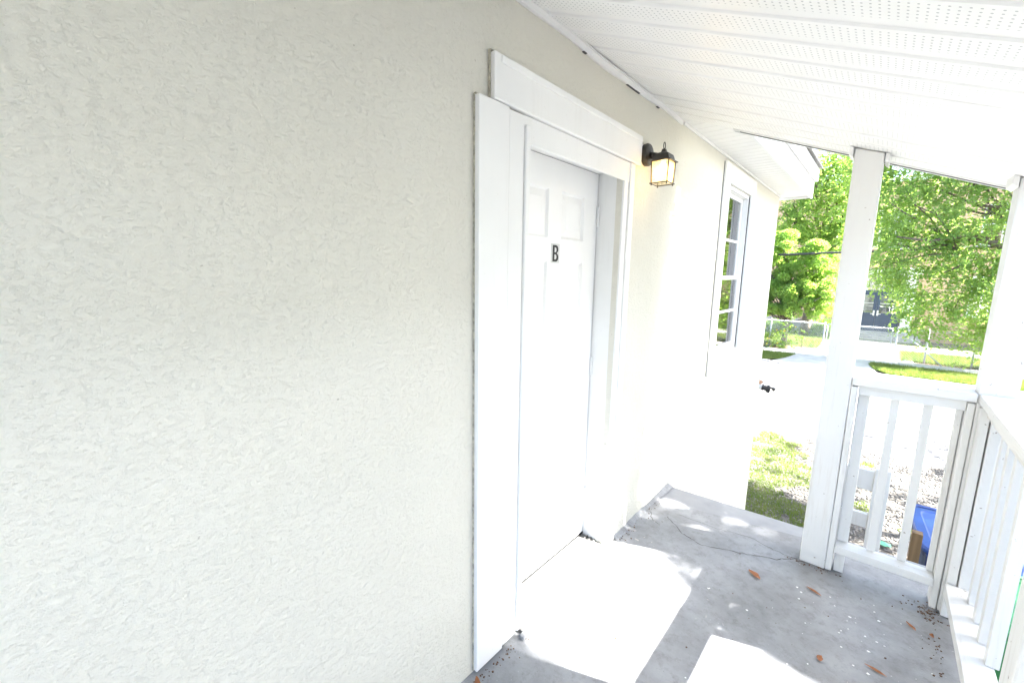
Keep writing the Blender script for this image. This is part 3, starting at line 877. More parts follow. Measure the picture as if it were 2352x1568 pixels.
# ------------------------------------------------------------------ wheeled carts and timber post in the yard
def cart(name, x, y, rz, body, lid, label, h=1.0):
    r = empty(name, (x, y, GZ), label, 'wheelie bin', 'wheeled bins beside the porch')
    def pt(o):
        o.matrix_parent_inverse = Matrix.Identity(4)
        return o
    bm = bmesh.new()
    rings = []
    for z, hx, hy in ((.04, .22, .24), (.06, .235, .255), (h-.12, .285, .325), (h-.115, .305, .345), (h-.05, .310, .350), (h-.045, .29, .33)):
        ring = []
        for k in range(24):
            a = 2*math.pi*(k+.5)/24
            ca, sa = math.cos(a), math.sin(a)
            e = 0.28
            ring.append(bm.verts.new((hx*math.copysign(abs(ca)**e, ca), hy*math.copysign(abs(sa)**e, sa), z)))
        rings.append(ring)
    for i in range(len(rings)-1):
        for k in range(24): bm.faces.new((rings[i][k], rings[i][(k+1) % 24], rings[i+1][(k+1) % 24], rings[i+1][k]))
    bm.faces.new(rings[0][::-1])
    pt(bm_obj('body', bm, body, r))
    bm = bmesh.new(); rings = []
    for s, z in ((1.0, -.03), (1.01, 0.0), (.985, .018), (.80, .034), (.76, .028), (.3, .03)):
        ring = []
        for k in range(24):
            a = 2*math.pi*(k+.5)/24; ca, sa = math.cos(a), math.sin(a); e = .25
            xx = .325*s*math.copysign(abs(ca)**e, ca); yy = .365*s*math.copysign(abs(sa)**e, sa)
            ring.append(bm.verts.new((xx, yy, h-.03+z+.045*(yy+.36)/.72)))
        rings.append(ring)
    for i in range(len(rings)-1):
        for k in range(24): bm.faces.new((rings[i][k], rings[i][(k+1) % 24], rings[i+1][(k+1) % 24], rings[i+1][k]))
    bm.faces.new(rings[-1])
    ld = pt(bm_obj('lid', bm, lid, r, False))
    bm = bmesh.new(); tube(bm, [(-.25, .37, h+.01), (-.25, .43, h+.015), (.25, .43, h+.015), (.25, .37, h+.01)], .016, 8)
    pt(bm_obj('handle', bm, lid, r, True))
    for sx in (-1, 1):
        bm = bmesh.new(); lathe(bm, [(0, .09), (.005, .1), (.045, .1), (.05, .09)], (sx*.255-.025, .26, .10), (1, 0, 0), 18)
        pt(bm_obj('wheel', bm, MT['rubber'], r, False))
        bm = bmesh.new(); hexa(bm, corners((sx*.27-.03, -.385, h-.14), (sx*.27+.03, -.34, h-.06)))
        pt(bm_obj('lift_lug', bm, body, r))
    r.rotation_euler = (0, 0, rz)
    return r
cart('wheelie_bin', 1.83, 3.98, math.radians(6), MT['navyplastic'], MT['blue'], 'blue lidded wheelie bin glimpsed between balusters of the short railing', 1.02)
cart('wheelie_bin', 2.18, 3.18, math.radians(-4), MT['green'], MT['green'], 'green wheelie bin glimpsed between balusters of the right railing', 0.98)
tp = empty('timber_post', (1.468, 3.5, GZ), 'brown square timber post in front of the blue bin', 'post')
box('shaft', (1.462, 3.47, GZ-.1), (1.526, 3.535, -.435), MT['timber'], tp, .003)

# ------------------------------------------------------------------ fence, gate
FY = 20.85
FG = GZ + .045
def wire_mesh(name, x0, x1, z0, z1, y, parent, pitch=.068, r=.0032):
    bm = bmesh.new()
    H = z1-z0
    verts, faces = [], []
    def seg(a, b_):
        a = Vector(a); b_ = Vector(b_); d = (b_-a).normalized(); n1 = Vector((0, 1, 0)); n2 = d.cross(n1)
        k = len(verts)
        for p in (a, b_):
            for t in range(3):
                an = 2*math.pi*t/3
                verts.append(tuple(p + n1*math.cos(an)*r + n2*math.sin(an)*r))
        for t in range(3): faces.append((k+t, k+(t+1) % 3, k+3+(t+1) % 3, k+3+t))
    for s in (1, -1):
        n = int((x1-x0+H)/pitch)+2
        for i in range(n):
            xs = x0 - H + i*pitch if s == 1 else x0 + i*pitch
            a = [xs, z0]; b_ = [xs+s*H, z1]
            lo, hi = (a, b_) if a[0] < b_[0] else (b_, a)
            if hi[0] <= x0 or lo[0] >= x1: continue
            def clip(x):
                t = (x-lo[0])/(hi[0]-lo[0]); return lo[1]+t*(hi[1]-lo[1])
            xa, xb = max(lo[0], x0), min(hi[0], x1)
            seg((xa, y+s*.003, clip(xa)), (xb, y+s*.003, clip(xb)))
    bm.free()
    o = mesh_obj(name, verts, faces, MT['galv'], parent)
    o['kind'] = 'stuff'
    return o
def pipe(name, a, b_, r, parent, mat='galv', n=8):
    bm = bmesh.new(); tube(bm, [a, b_], r, n); return bm_obj(name, bm, MT[mat], parent, True)
def fence(x0, x1, posts, h, label, top=True):
    fo = empty('chain_link_fence', ((x0+x1)/2, FY, FG), label, 'fence', 'chain link fence beyond the road')
    for x in posts:
        pipe('fence_post', (x, FY, FG-.1), (x, FY, FG+h+.03), .030, fo)
        bm = bmesh.new(); lathe(bm, [(0, .034), (.02, .034), (.045, .012)], (x, FY, FG+h+.03), (0, 0, 1), 10); bm_obj('post_cap', bm, MT['galv'], fo, True)
    if top: pipe('top_rail', (x0, FY-.03, FG+h), (x1, FY-.03, FG+h), .020, fo)
    wire_mesh('wire_mesh', x0, x1, FG+.02, FG+h-.01, FY-.045, fo)
    return fo
fence(-9, -.60, [-8.2, -5.4, -2.55, -.62], 1.22, 'chain link fence left of the gate, partly covered by vines')
fence(1.62, 10.5, [1.64, 2.50, 3.72, 6.4, 9.2], 1.22, 'chain link fence right of the gate under the drooping oak', True)
gt = empty('chain_link_gate', (.5, FY-.02, FG), 'closed chain link gate in front of the navy school doors', 'gate')
pipe('gate_frame', (-.52, FY-.02, FG+.06), (-.52, FY-.02, FG+1.22), .022, gt)
pipe('gate_frame', (1.50, FY-.02, FG+.06), (1.50, FY-.02, FG+1.22), .022, gt)
pipe('gate_frame', (-.52, FY-.02, FG+1.22), (1.50, FY-.02, FG+1.22), .024, gt)
pipe('gate_frame', (-.52, FY-.02, FG+.08), (1.50, FY-.02, FG+.08), .020, gt)
wire_mesh('wire_mesh', -.52, 1.50, FG+.08, FG+1.22, FY-.05, gt)
bp = tag(pipe('brace_pole', (2.02, FY-.10, FG+.92), (2.95, FY-.25, FG+.02), .022, None), 'pale metal pole leaning against the fence right of the gate', 'pole')

# ------------------------------------------------------------------ school building opposite
SC = empty('school_building', (0, 29, GZ), 'tan brick school building with navy double doors behind the trees', 'building')
SY = 29.0
v, f = [], []
def wq(x0, x1, z0, z1):
    k = len(v); v.extend([(x0, SY, z0), (x1, SY, z0), (x1, SY, z1), (x0, SY, z1)]); f.append((k, k+1, k+2, k+3))
SZ = GZ + 8.0
wq(-26, -.45, GZ, SZ); wq(2.15, 26, GZ, SZ); wq(-.45, 2.15, 1.75, SZ)
for xa in (-26, 26):
    k = len(v); v.extend([(xa, SY, GZ), (xa, SY+12, GZ), (xa, SY+12, SZ), (xa, SY, SZ)]); f.append((k, k+1, k+2, k+3))
k = len(v); v.extend([(-26, SY, SZ), (26, SY, SZ), (26, SY+12, SZ), (-26, SY+12, SZ)]); f.append((k, k+1, k+2, k+3))
mesh_obj('wall', v, f, MT['brick'], SC)
box('parapet', (-26.1, SY-.12, SZ-.02), (26.1, SY+.2, SZ+.25), MT['schoolwhite'], SC)
for xa, xb in ((-.62, -.18), (1.88, 2.32)):
    box('pilaster', (xa, SY-.16, GZ), (xb, SY-.005, 2.1), MT['schoolwhite'], SC, .01)
box('lintel', (-.75, SY-.20, 1.76), (2.45, SY-.006, 2.05), MT['schoolwhite'], SC, .01)
tr_ = bpy.data.objects.new('transom', None); link(tr_, SC); tr_.location = -SC.location
for i in range(4):
    xa = -.12 + i*.495
    box('transom_pane', (xa+.03, SY-.02, .92), (xa+.465, SY-.01, 1.66), MT['pane'], tr_)
    box('transom_bar', (xa-.02, SY-.05, .86), (xa+.025, SY-.005, 1.74), MT['schoolwhite'], tr_)
box('transom_bar', (1.86-.02, SY-.05, .86), (1.86+.025, SY-.005, 1.74), MT['schoolwhite'], tr_)
box('transom_head', (-.14, SY-.06, 1.70), (1.87, SY-.006, 1.755), MT['schoolwhite'], tr_)
mesh_obj('transom_back', [(-.4, SY+.4, -1.3), (2.1, SY+.4, -1.3), (2.1, SY+.4, 1.75), (-.4, SY+.4, 1.75)], [(0, 1, 2, 3)], MT['room'], tr_)
box('door_frame', (-.18, SY-.06, .805), (1.90, SY-.004, .90), MT['navy'], SC, .005)
for s, xa in ((1, -.085), (-1, .868)):
    d = bpy.data.objects.new('school_door', None); link(d, SC); d.location = -SC.location
    xb = xa + .945
    z0, z1 = -1.22, .80
    bm = bmesh.new()
    for mn, mx in (((xa, SY-.05, z0), (xa+.13, SY-.01, z1)), ((xb-.13, SY-.05, z0), (xb, SY-.01, z1)), ((xa+.13, SY-.05, z1-.13), (xb-.13, SY-.01, z1)), ((xa+.13, SY-.05, z0), (xb-.13, SY-.01, z0+.95))):
        hexa(bm, corners(mn, mx))
    bm_obj('leaf', bm, MT['navy'], d)
    box('pane', (xa+.13, SY-.035, z0+.95), (xb-.13, SY-.028, z1-.13), MT['pane'], d)
    box('glazing_bar', (xa+.13, SY-.048, .22), (xb-.13, SY-.025, .25), MT['schoolwhite'], d)
    for px in (xa+.18, xa+.52):
        box('lower_panel', (px, SY-.058, z0+.2), (px+.26, SY-.051, z0+.72), MT['navy'], d, .004)
    hx = xb-.075 if s == 1 else xa+.075
    box('handle_plate', (hx-.035, SY-.065, -.42), (hx+.035, SY-.051, -.14), MT['steel'], d, .005)
    box('lever', (hx-(.14 if s == 1 else 0), SY-.10, -.345), (hx+(0 if s == 1 else .14), SY-.066, -.305), MT['steel'], d, .005)
for i in range(4):
    box('step', (-.9, SY-.45-.34*(i+1), GZ), (2.7, SY-.45-.34*i+(.0 if i else .44), -1.23-.075*(i+1)+.06), MT['concrete'], SC, .01)
for xr in (2.45,):
    pipe('hand_rail', (xr, SY-.3, -.35), (xr, SY-1.7, -.62), .022, SC, 'dark'); pipe('hand_rail', (xr, SY-1.7, -.62), (xr, SY-1.7, GZ), .022, SC, 'dark'); pipe('hand_rail', (xr, SY-.3, -.35), (xr, SY-.3, GZ+.3), .022, SC, 'dark')
# windows of the school, two storeys
for zx in (0.0, 3.3):
    for xw in (-16, -12.5, -9.0, 5.2, 8.7, 12.2, 15.7) + ((-5.4, 0.85) if zx else ()):
        w = bpy.data.objects.new('school_window', None); link(w, SC); w.location = -SC.location
        z0 = -.1+zx; z1 = z0+1.75
        box('pane', (xw-.95, SY-.03, z0), (xw+.95, SY-.02, z1), MT['pane'], w)
        for xx in (-1, -.34, .30, .94): box('frame_bar', (xw+xx, SY-.06, z0-.05), (xw+xx+.06, SY-.01, z1+.05), MT['schoolwhite'], w)
        for zz in (z0-.06, (z0+z1)/2, z1): box('frame_bar', (xw-1.0, SY-.065, zz), (xw+1.0, SY-.012, zz+.06), MT['schoolwhite'], w)
        box('sill', (xw-1.1, SY-.12, z0-.15), (xw+1.1, SY-.003, z0-.065), MT['schoolwhite'], w)
# raised brick planter ledge left of the steps
box('ledge', (-9, SY-1.3, GZ), (-1.0, SY-.02, GZ+.75), MT['concrete'], SC, .02)

# ------------------------------------------------------------------ added house out of view on the right, blocks and bounces light
NB = empty('light_block_house', (7, -5, GZ), 'added low white house out of view, blocking and bouncing light', 'house')
NX, NYE, NZ = 6.2, 2.0, 3.2
for i in range(24):
    z0 = GZ + .2 + i*.25
    if z0 + .25 > NZ: break
    prism('added_siding_board', [(NX-.012, -13, z0), (NX+.02, -13, z0), (NX+.02, NYE, z0), (NX-.012, NYE, z0), (NX, -13, z0+.252), (NX+.02, -13, z0+.252), (NX+.02, NYE, z0+.252), (NX, NYE, z0+.252)], MT['added_siding'], NB)
box('wall', (NX+.021, -13, GZ-.1), (14, NYE-.002, NZ), MT['added_siding'], NB)
prism('roof', [(NX-.3, -13.2, NZ), (14.3, -13.2, NZ), (14.3, NYE+.2, NZ), (NX-.3, NYE+.2, NZ), (10.1, -13.2, NZ+1.3), (10.2, -13.2, NZ+1.3), (10.2, NYE+.2, NZ+1.3), (10.1, NYE+.2, NZ+1.3)], MT['shingle'], NB)
for yw in (-9.5, -6.0, -2.5):
    for zw in (-.3,):
        w = bpy.data.objects.new('window', None); link(w, NB); w.location = -NB.location
        box('pane', (NX-.03, yw-.45, zw), (NX-.022, yw+.45, zw+1.3), MT['pane'], w)
        for a, b_, c, d in ((-.52, -.45, -.06, 1.36), (.45, .52, -.06, 1.36), (-.45, .45, -.06, 0), (-.45, .45, 1.3, 1.36), (-.45, .45, .63, .67)):
            box('frame_bar', (NX-.04, yw+a, zw+c), (NX-.013, yw+b_, zw+d), MT['vinyl'], w)

# ------------------------------------------------------------------ overhead cables
def cable(pts, r, label):
    bm = bmesh.new(); tube(bm, pts, r, 8); o = bm_obj('overhead_cable', bm, MT['cable'], None, True)
    tag(o, label, 'cable', 'overhead cables along the street')
def sag(z0, z1, s, y=21.5):
    return [(-22+44*i/24, y, z0+(z1-z0)*i/24 - s*(1-((i-12)/12)**2)) for i in range(25)]
cable(sag(2.13, 3.40, .18), .048, 'thick black bundled overhead cable crossing the trees')
cable(sag(2.86, 3.08, .10, 21.6), .012, 'thin overhead wire just above the thick black cable')

# ------------------------------------------------------------------ foliage
def leaf_mesh(name, C, D, L, W, mat, parent, roll=None):
    """C centres (n,3), D unit directions (n,3), L lengths, W widths -> rhombic leaves folded a little"""
    n = len(C)
    rnd = NP.normal(size=(n, 3)); S = np.cross(D, rnd); S /= np.linalg.norm(S, axis=1)[:, None]+1e-9
    U = np.cross(S, D)
    L = L[:, None]; W = W[:, None]
    V = np.empty((n, 4, 3))
    V[:, 0] = C - D*L*.5
    V[:, 1] = C + S*W*.5 + U*W*.16
    V[:, 2] = C + D*L*.5
    V[:, 3] = C - S*W*.5 + U*W*.16
    me = bpy.data.meshes.new(name)
    me.vertices.add(n*4); me.vertices.foreach_set('co', V.reshape(-1).astype(np.float32))
    me.loops.add(n*4); me.loops.foreach_set('vertex_index', np.arange(n*4, dtype=np.int32))
    me.polygons.add(n); me.polygons.foreach_set('loop_start', np.arange(0, n*4, 4, dtype=np.int32))
    try: me.polygons.foreach_set('loop_total', np.full(n, 4, dtype=np.int32))
    except Exception: pass
    me.materials.append(mat); me.update(calc_edges=True); me.validate()
    o = bpy.data.objects.new(name, me); link(o, parent)
    if parent is not None: o.matrix_parent_inverse = Matrix.Translation(-parent_world(parent))
    return o
def unit(a): return a/(np.linalg.norm(a, axis=1)[:, None]+1e-9)
def sprays(centres, per, rad, droop=.35):
    """leafy sprays hanging round cluster centres: leaves strung along short twigs"""
    centres = np.asarray(centres)
    n = len(centres)
    Cs, Ds = [], []
    for c in centres:
        nt_ = max(3, per//9)
        for _ in range(nt_):
            d = NP.normal(size=3); d[2] = d[2]*.6 - droop; d /= np.linalg.norm(d)
            start = c + NP.normal(size=3)*rad*.45
            t = np.linspace(.15, 1, 9)[:, None]*rad*NP.uniform(.7, 1.3)
            p = start + d*t + NP.normal(size=(9, 3))*.035
            dd = unit(d + NP.normal(size=(9, 3))*.75)
            Cs.append(p); Ds.append(dd)
    return np.vstack(Cs), np.vstack(Ds)
def branchwork(name, base, limbs, r0, parent):
    bm = bmesh.new()
    for pts, ra, rb in limbs:
        n = len(pts)
        tube(bm, pts, [ra + (rb-ra)*i/(n-1) for i in range(n)], 7)
    return bm_obj(name, bm, MT['bark'], parent, True)
def curve_pts(a, b_, k, n=6, wob=.25):
    a = Vector(a); b_ = Vector(b_); out = []
    for i in range(n):
        t = i/(n-1)
        p = a.lerp(b_, t) + Vector((R.uniform(-wob, wob), R.uniform(-wob, wob), R.uniform(-wob, wob)))*(0 if i in (0, n-1) else 1)
        p.z += k*math.sin(math.pi*t)
        out.append(p)
    return out
def oak(name, base, label, centres, mat, per=50, rad=.5, lsize=.105, limbs=9, trunk_h=3.2, trunk_r=.34, gap=None):
    t = empty(name, base, label, 'tree', 'street trees')
    bx, by, bz = base
    top = Vector((bx+.2, by-.1, bz+trunk_h))
    lim = [(curve_pts((bx, by, bz-.2), top, 0, 6, .06), trunk_r, trunk_r*.7)]
    cs = np.asarray(centres)
    idx = NP.choice(len(cs), size=min(limbs, len(cs)), replace=False)
    for j in idx:
        e = Vector(cs[j])
        lim.append((curve_pts(top, e, .5, 7, .3), trunk_r*.42, .025))
        for q in range(3):
            jj = int(np.argmin(np.abs(np.linalg.norm(cs-cs[j], axis=1)-NP.uniform(.8, 1.9))))
            lim.append((curve_pts(Vector(cs[j]).lerp(top, .3), cs[jj], .15, 5, .12), .04, .010))
    branchwork('trunk', base, lim, trunk_r, t)
    C, D = sprays(cs, per, rad)
    if gap is not None:
        k = gap(C); C, D = C[k], D[k]
    leaf_mesh('crown', C, D, NP.uniform(.7, 1.3, len(C))*lsize, NP.uniform(.7, 1.2, len(C))*lsize*.5, mat, t)
    return t
def in_poly(x, z, poly):
    c = False; n = len(poly)
    for i in range(n):
        x1, z1 = poly[i]; x2, z2 = poly[(i+1) % n]
        if (z1 > z) != (z2 > z) and x < (x2-x1)*(z-z1)/(z2-z1)+x1: c = not c
    return c
def fill(poly, y0, y1, n):
    xs = [p[0] for p in poly]; zs = [p[1] for p in poly]; out = []
    while len(out) < n:
        x, z = R.uniform(min(xs), max(xs)), R.uniform(min(zs), max(zs))
        if in_poly(x, z, poly): out.append((x, R.uniform(y0, y1), z))
    return out
# drooping oak right of the gate (crown volume, metres)
polyR = [(0.61, 1.95), (1.14, 1.29), (1.67, 1.02), (1.58, 0.4), (1.67, -0.13), (2.25, -0.48), (2.95, -0.62), (3.84, -0.75), (5.2, -0.7), (5.4, 6.5), (5.0, 8.6), (2.78, 8.68), (0.12, 7.79), (-0.41, 5.93), (0.03, 3.19)]
cR = fill(polyR, 19.7, 20.9, 500)
oak('oak_tree', (6.4, 21.9, GZ), 'large drooping oak hanging over the fence right of the gate', cR, MT['oak'], 108, .48, .125, 12)
polyL = [(-.4, 2.6), (-.9, 2.9), (-1.6, 2.7), (-2.2, 3.2), (-3.4, 3.6), (-3.2, 4.6), (-2.9, 5.6), (-2.3, 6.6), (-1.7, 7.4), (-.6, 8.2), (.3, 7.4), (.2, 4.5)]
cL = fill(polyL, 23.4, 25.6, 210)
oak('oak_tree', (-1.9, 26.4, GZ), 'lighter oak crown rising behind the house eave and cables', cL, MT['oak2'], 99, .55, .145, 8, 4.2, .26)
# lumpy cedar beside the gate
def cedar(name, base, label, poly, y0, y1, n, mat):
    t = empty(name, base, label, 'tree', 'street trees')
    lobes = fill(poly, y0, y1, n)
    bx, by, bz = base
    lim = [(curve_pts((bx, by, bz-.1), (bx+.1, by, bz+2.6), 0, 5, .05), .13, .07)]
    for l in lobes[::3]:
        lim.append((curve_pts((bx+.05, by, bz+1.0+.3*max(0, l[2])), l, .1, 5, .08), .035, .012))
    branchwork('trunk', base, lim, .1, t)
    Cs, Ds = [], []
    for l in lobes:
        r = R.uniform(.24, .42); k = int(420*(r/.33)**2)
        d = unit(NP.normal(size=(k, 3)) + np.array([0, -.25, .45]))
        rad = r*NP.uniform(.72, 1.02, (k, 1))*np.array([[1, 1, .72]])
        Cs.append(np.array(l) + d*rad); Ds.append(unit(d + NP.normal(size=(k, 3))*.4))
    C = np.vstack(Cs); D = np.vstack(Ds)
    leaf_mesh('crown', C, D, NP.uniform(.08, .13, len(C)), NP.uniform(.04, .065, len(C)), mat, t)
polyC = [(-3.6, -.5), (-2.6, -.35), (-1.7, -.1), (-.9, -.4), (-.45, .2), (-.3, 1.3), (-.5, 2.5), (-1.4, 3.1), (-2.7, 3.5), (-3.8, 3.6), (-4.6, 2.4), (-4.6, .2)]
cedar('cedar_tree', (-2.2, 22.2, GZ), 'lumpy yellow green cedar behind the fence left of the gate', polyC, 21.5, 23.0, 175, MT['bush'])
# vine with yellow flowers on the left fence
vn = empty('flowering_vine', (-2.3, FY-.05, FG), 'leafy vine with yellow flowers climbing the left fence', 'vine')
cV = [(R.gauss(-2.45, .55), FY-.05+R.uniform(-.18, .12), FG+abs(R.gauss(.45, .42))) for _ in range(46)]
C, D = sprays(cV, 36, .25, .1)
leaf_mesh('leaves', C, D, NP.uniform(.05, .10, len(C)), NP.uniform(.03, .06, len(C)), MT['vine'], vn)
bm = bmesh.new()
for c in cV[::4]:
    tube(bm, curve_pts((c[0]+R.uniform(-.2, .2), FY, FG-.02), c, .05, 5, .05), .008, 5)
bm_obj('stems', bm, MT['bark'], vn)
for i in range(26):
    c = Vector(R.choice(cV)) + Vector((R.uniform(-.2, .2), -.16, R.uniform(-.2, .2)))
    vv = [c]; ff = []
    for k in range(10):
        a = 2*math.pi*k/10; rr_ = .034 if k % 2 == 0 else .018
        vv.append(c + Vector((math.cos(a)*rr_, -.012 if k % 2 == 0 else 0, math.sin(a)*rr_)))
    for k in range(10): ff.append((0, 1+k, 1+(k+1) % 10))
    mesh_obj('flower', vv, ff, MT['flower'], vn)
# rounded shrubs behind the fence
def shrub(x, y, z, rx, rz, n, label, mat='vine'):
    t = empty('shrub', (x, y, GZ), label, 'shrub', 'shrubs by the school')
    d = unit(NP.normal(size=(n, 3))); d[:, 2] = np.abs(d[:, 2])
    C = np.array([x, y, z]) + d*NP.uniform(.75, 1.03, (n, 1))*np.array([[rx, rx*.8, rz]])
    leaf_mesh('foliage', C, unit(d+NP.normal(size=(n, 3))*.6), NP.uniform(.06, .1, n), NP.uniform(.03, .05, n), MT[mat], t)
    bm = bmesh.new()
    for k in range(5):
        tube(bm, [(x, y, GZ), (x+R.uniform(-.5, .5)*rx, y+R.uniform(-.3, .3), z+rz*.6)], [.02, .008], 5)
    bm_obj('stems', bm, MT['bark'], t)
shrub(-.95, 26.2, GZ+.1, .75, .95, 2600, 'dark rounded shrub by the school steps left of the gate')
shrub(-3.2, 26.6, GZ+.1, .9, .8, 2600, 'rounded shrub behind the fence below the cedar')
shrub(-5.2, 26.6, GZ+.1, .9, .8, 2000, 'rounded shrub further left behind the fence')
# unseen shade tree off right; crown clusters added to shade porch, ground and wall
cS = []
while len(cS) < 720:
    x, y = R.uniform(3.9, 8.7), R.uniform(2.9, 8.7)
    lim = 2.95 if x > 7.0 else (3.75 if x > 6.3 else (3.62 if x > 5.4 else 3.2))
    if y < lim: continue
    q = Vector((x, y, 7.2)) + SUN*R.uniform(-2.0, 2.4)
    cS.append(tuple(q))
for i in range(420):
    q = Vector((R.uniform(5.6, 8.3), R.uniform(-1.4, 2.5), 7.2)) + SUN*R.uniform(-1.2, 1.8)
    cS.append(tuple(q))
for i in range(330):
    q = Vector((R.uniform(8.3, 12.2), R.uniform(-4.0, 4.6), 7.2)) + SUN*R.uniform(-1.0, 1.8)
    cS.append(tuple(q))
for i in range(260):
    cS.append((R.uniform(6.0, 11), R.uniform(4.6, 12), R.uniform(1.6, 5.4)))
for i in range(46):
    q = Vector((R.uniform(6.95, 8.1), R.uniform(3.08, 3.7), 7.2)) + SUN*R.uniform(-1.2, 1.2)
    cS.append(tuple(q))
def cut_sun_gaps(C):
    # leaves cut away along the sun rays to shape the floor's sun patches
    fx_ = C[:, 0] - SUN.x/SUN.z*C[:, 2]; fy_ = C[:, 1] - SUN.y/SUN.z*C[:, 2]
    edge = 1.16 + .10*np.sin(9*fx_) + .05*np.sin(23*fx_+1)
    g1 = (fx_ > -.5) & (fx_ < .64) & (fy_ > .26) & (fy_ < edge) & ~((fx_ < .06) & (fy_ > .74 + .8*np.abs(fx_-.06)))
    g2 = (fx_ >= .60) & (fx_ < 1.10) & (fy_ > .26) & (fy_ < .86)
    g3 = (fx_ < -.2) & (fx_ > -1.15) & (fy_ > .5) & (fy_ < 1.28 + .3*(fx_+.2))
    keep = NP.random(len(C)) < np.where((fy_ > .92) & (fx_ > .0), .10, np.where((fx_ > .45) & (fx_ < .64), .06, .015))
    holes = np.zeros(len(C), bool)  # round holes cut for small sun spots on the floor
    for hx, hy, hr in ((.36, 1.62, .075), (.52, 1.50, .085), (.50, 1.86, .07), (.60, 1.66, .06), (.10, 1.80, .10), (.34, 1.42, .07), (.55, 1.22, .08), (.20, 1.55, .05), (.68, 1.86, .06), (.80, 1.30, .05), (.95, 1.10, .05)):
        holes |= (fx_-hx)**2 + (fy_-hy)**2 < hr*hr*.5
    return (~(g1 | g2 | g3) | keep) & ~holes
oak('oak_tree', (9.6, 8.6, GZ), 'unseen shade oak right of the yard, crown shaped for the porch sunlight', cS, MT['shade'], 72, .40, .13, 10, 3.6, .3, cut_sun_gaps)

# ------------------------------------------------------------------ grass, gravel
def blades(name, P, h0, h1, w, mat, label):
    n = len(P)
    a = NP.uniform(0, 2*np.pi, n); lean = NP.uniform(.1, .75, n); az = NP.uniform(0, 2*np.pi, n)
    h = NP.uniform(h0, h1, n)
    S = np.stack([np.cos(a), np.sin(a), np.zeros(n)], 1)*w/2
    T = np.stack([np.cos(az)*np.sin(lean), np.sin(az)*np.sin(lean), np.cos(lean)], 1)*h[:, None]
    V = np.stack([P-S, P+S, P+T], 1)
    me = bpy.data.meshes.new(name)
    me.vertices.add(n*3); me.vertices.foreach_set('co', V.reshape(-1).astype(np.float32))
    me.loops.add(n*3); me.loops.foreach_set('vertex_index', np.arange(n*3, dtype=np.int32))
    me.polygons.add(n); me.polygons.foreach_set('loop_start', np.arange(0, n*3, 3, dtype=np.int32))
    try: me.polygons.foreach_set('loop_total', np.full(n, 3, dtype=np.int32))
    except Exception: pass
    me.materials.append(mat); me.update(calc_edges=True); me.validate()
    o = bpy.data.objects.new(name, me); link(o)
    return tag(o, label, 'grass', kind='stuff')
def vnoise(x, y, s, seed):
    # smooth value noise for clumping
    rng = np.random.default_rng(seed); G = rng.random((64, 64))
    xi = x*s+20; yi = y*s+20; x0 = np.floor(xi).astype(int); y0 = np.floor(yi).astype(int); fx_ = xi-x0; fy_ = yi-y0
    fx_ = fx_*fx_*(3-2*fx_); fy_ = fy_*fy_*(3-2*fy_)
    g = lambda i, j: G[i % 64, j % 64]
    return (g(x0, y0)*(1-fx_)+g(x0+1, y0)*fx_)*(1-fy_)+(g(x0, y0+1)*(1-fx_)+g(x0+1, y0+1)*fx_)*fy_
n = 120000
x = NP.uniform(-1.6, 4.2, n); y = NP.uniform(4.2, 8.95, n)
clump = .55*vnoise(x, y, 1.6, 3)+.45*vnoise(x, y, 5.0, 4)
bias = np.where(x < 1.05, .10, -.14) - np.clip((y-6.9)*.10, 0, .3)*np.where(x < 1.05, 1, 0)
keep = clump + bias > .57
x, y = x[keep][:42000], y[keep][:42000]
blades('grass', np.stack([x, y, np.full(len(x), GZ)], 1), .02, .065, .010, MT['grass'], 'patchy low grass growing through the gravel yard')
def in_poly_np(x, y, poly):
    return np.array([in_poly(a, b_, poly) for a, b_ in zip(x, y)])
n = 30000
x = NP.uniform(.95, 5.2, n); y = NP.uniform(17.5, 19.5, n)
k_ = in_poly_np(x, y, VR); x1, y1 = x[k_], y[k_]
x = NP.uniform(-4.5, -1.3, n//2); y = NP.uniform(17.5, 19.5, n//2)
k_ = in_poly_np(x, y, VL); x1 = np.concatenate([x1, x[k_]]); y1 = np.concatenate([y1, y[k_]])
blades('verge_grass', np.stack([x1, y1, np.full(len(x1), GZ+.035)], 1), .05, .14, .022, MT['grass'], 'mown grass on the verges either side of the driveway apron')
n = 26000
x = NP.uniform(1.9, 6.5, n); y = NP.uniform(20.9, 23.6, n); x2 = NP.uniform(-5, -.9, n//2); y2 = NP.uniform(22.0, 26, n//2)
x = np.concatenate([x, x2]); y = np.concatenate([y, y2])
blades('long_grass', np.stack([x, y, np.full(len(x), GZ+.045)], 1), .06, .20, .024, MT['grass'], 'longer grass growing behind the chain link fence')

n = 26000
x = NP.uniform(-1.6, 3.6, n); y = NP.uniform(4.0, 9.0, n)
keep = NP.random(n) < np.clip(.30+.9*vnoise(x, y, 2.0, 9)+np.where(x > 1.05, .25, -.05), 0, 1)
x, y = x[keep], y[keep]; n = len(x)
octv = np.array([(1, 0, 0), (-1, 0, 0), (0, 1, 0), (0, -1, 0), (0, 0, 1), (0, 0, -.6)], float)
octf = np.array([(0, 2, 4), (2, 1, 4), (1, 3, 4), (3, 0, 4), (2, 0, 5), (1, 2, 5), (3, 1, 5), (0, 3, 5)])
sz = NP.uniform(.010, .026, n)
ang = NP.uniform(0, 2*np.pi, n)
V = octv[None]*NP.uniform(.6, 1.3, (n, 6, 1))*sz[:, None, None]*np.array([1.25, .8, .5])
ca, sa = np.cos(ang)[:, None], np.sin(ang)[:, None]
V = np.stack([V[..., 0]*ca-V[..., 1]*sa, V[..., 0]*sa+V[..., 1]*ca, V[..., 2]], -1) + np.stack([x, y, np.full(n, GZ+.004)], 1)[:, None]
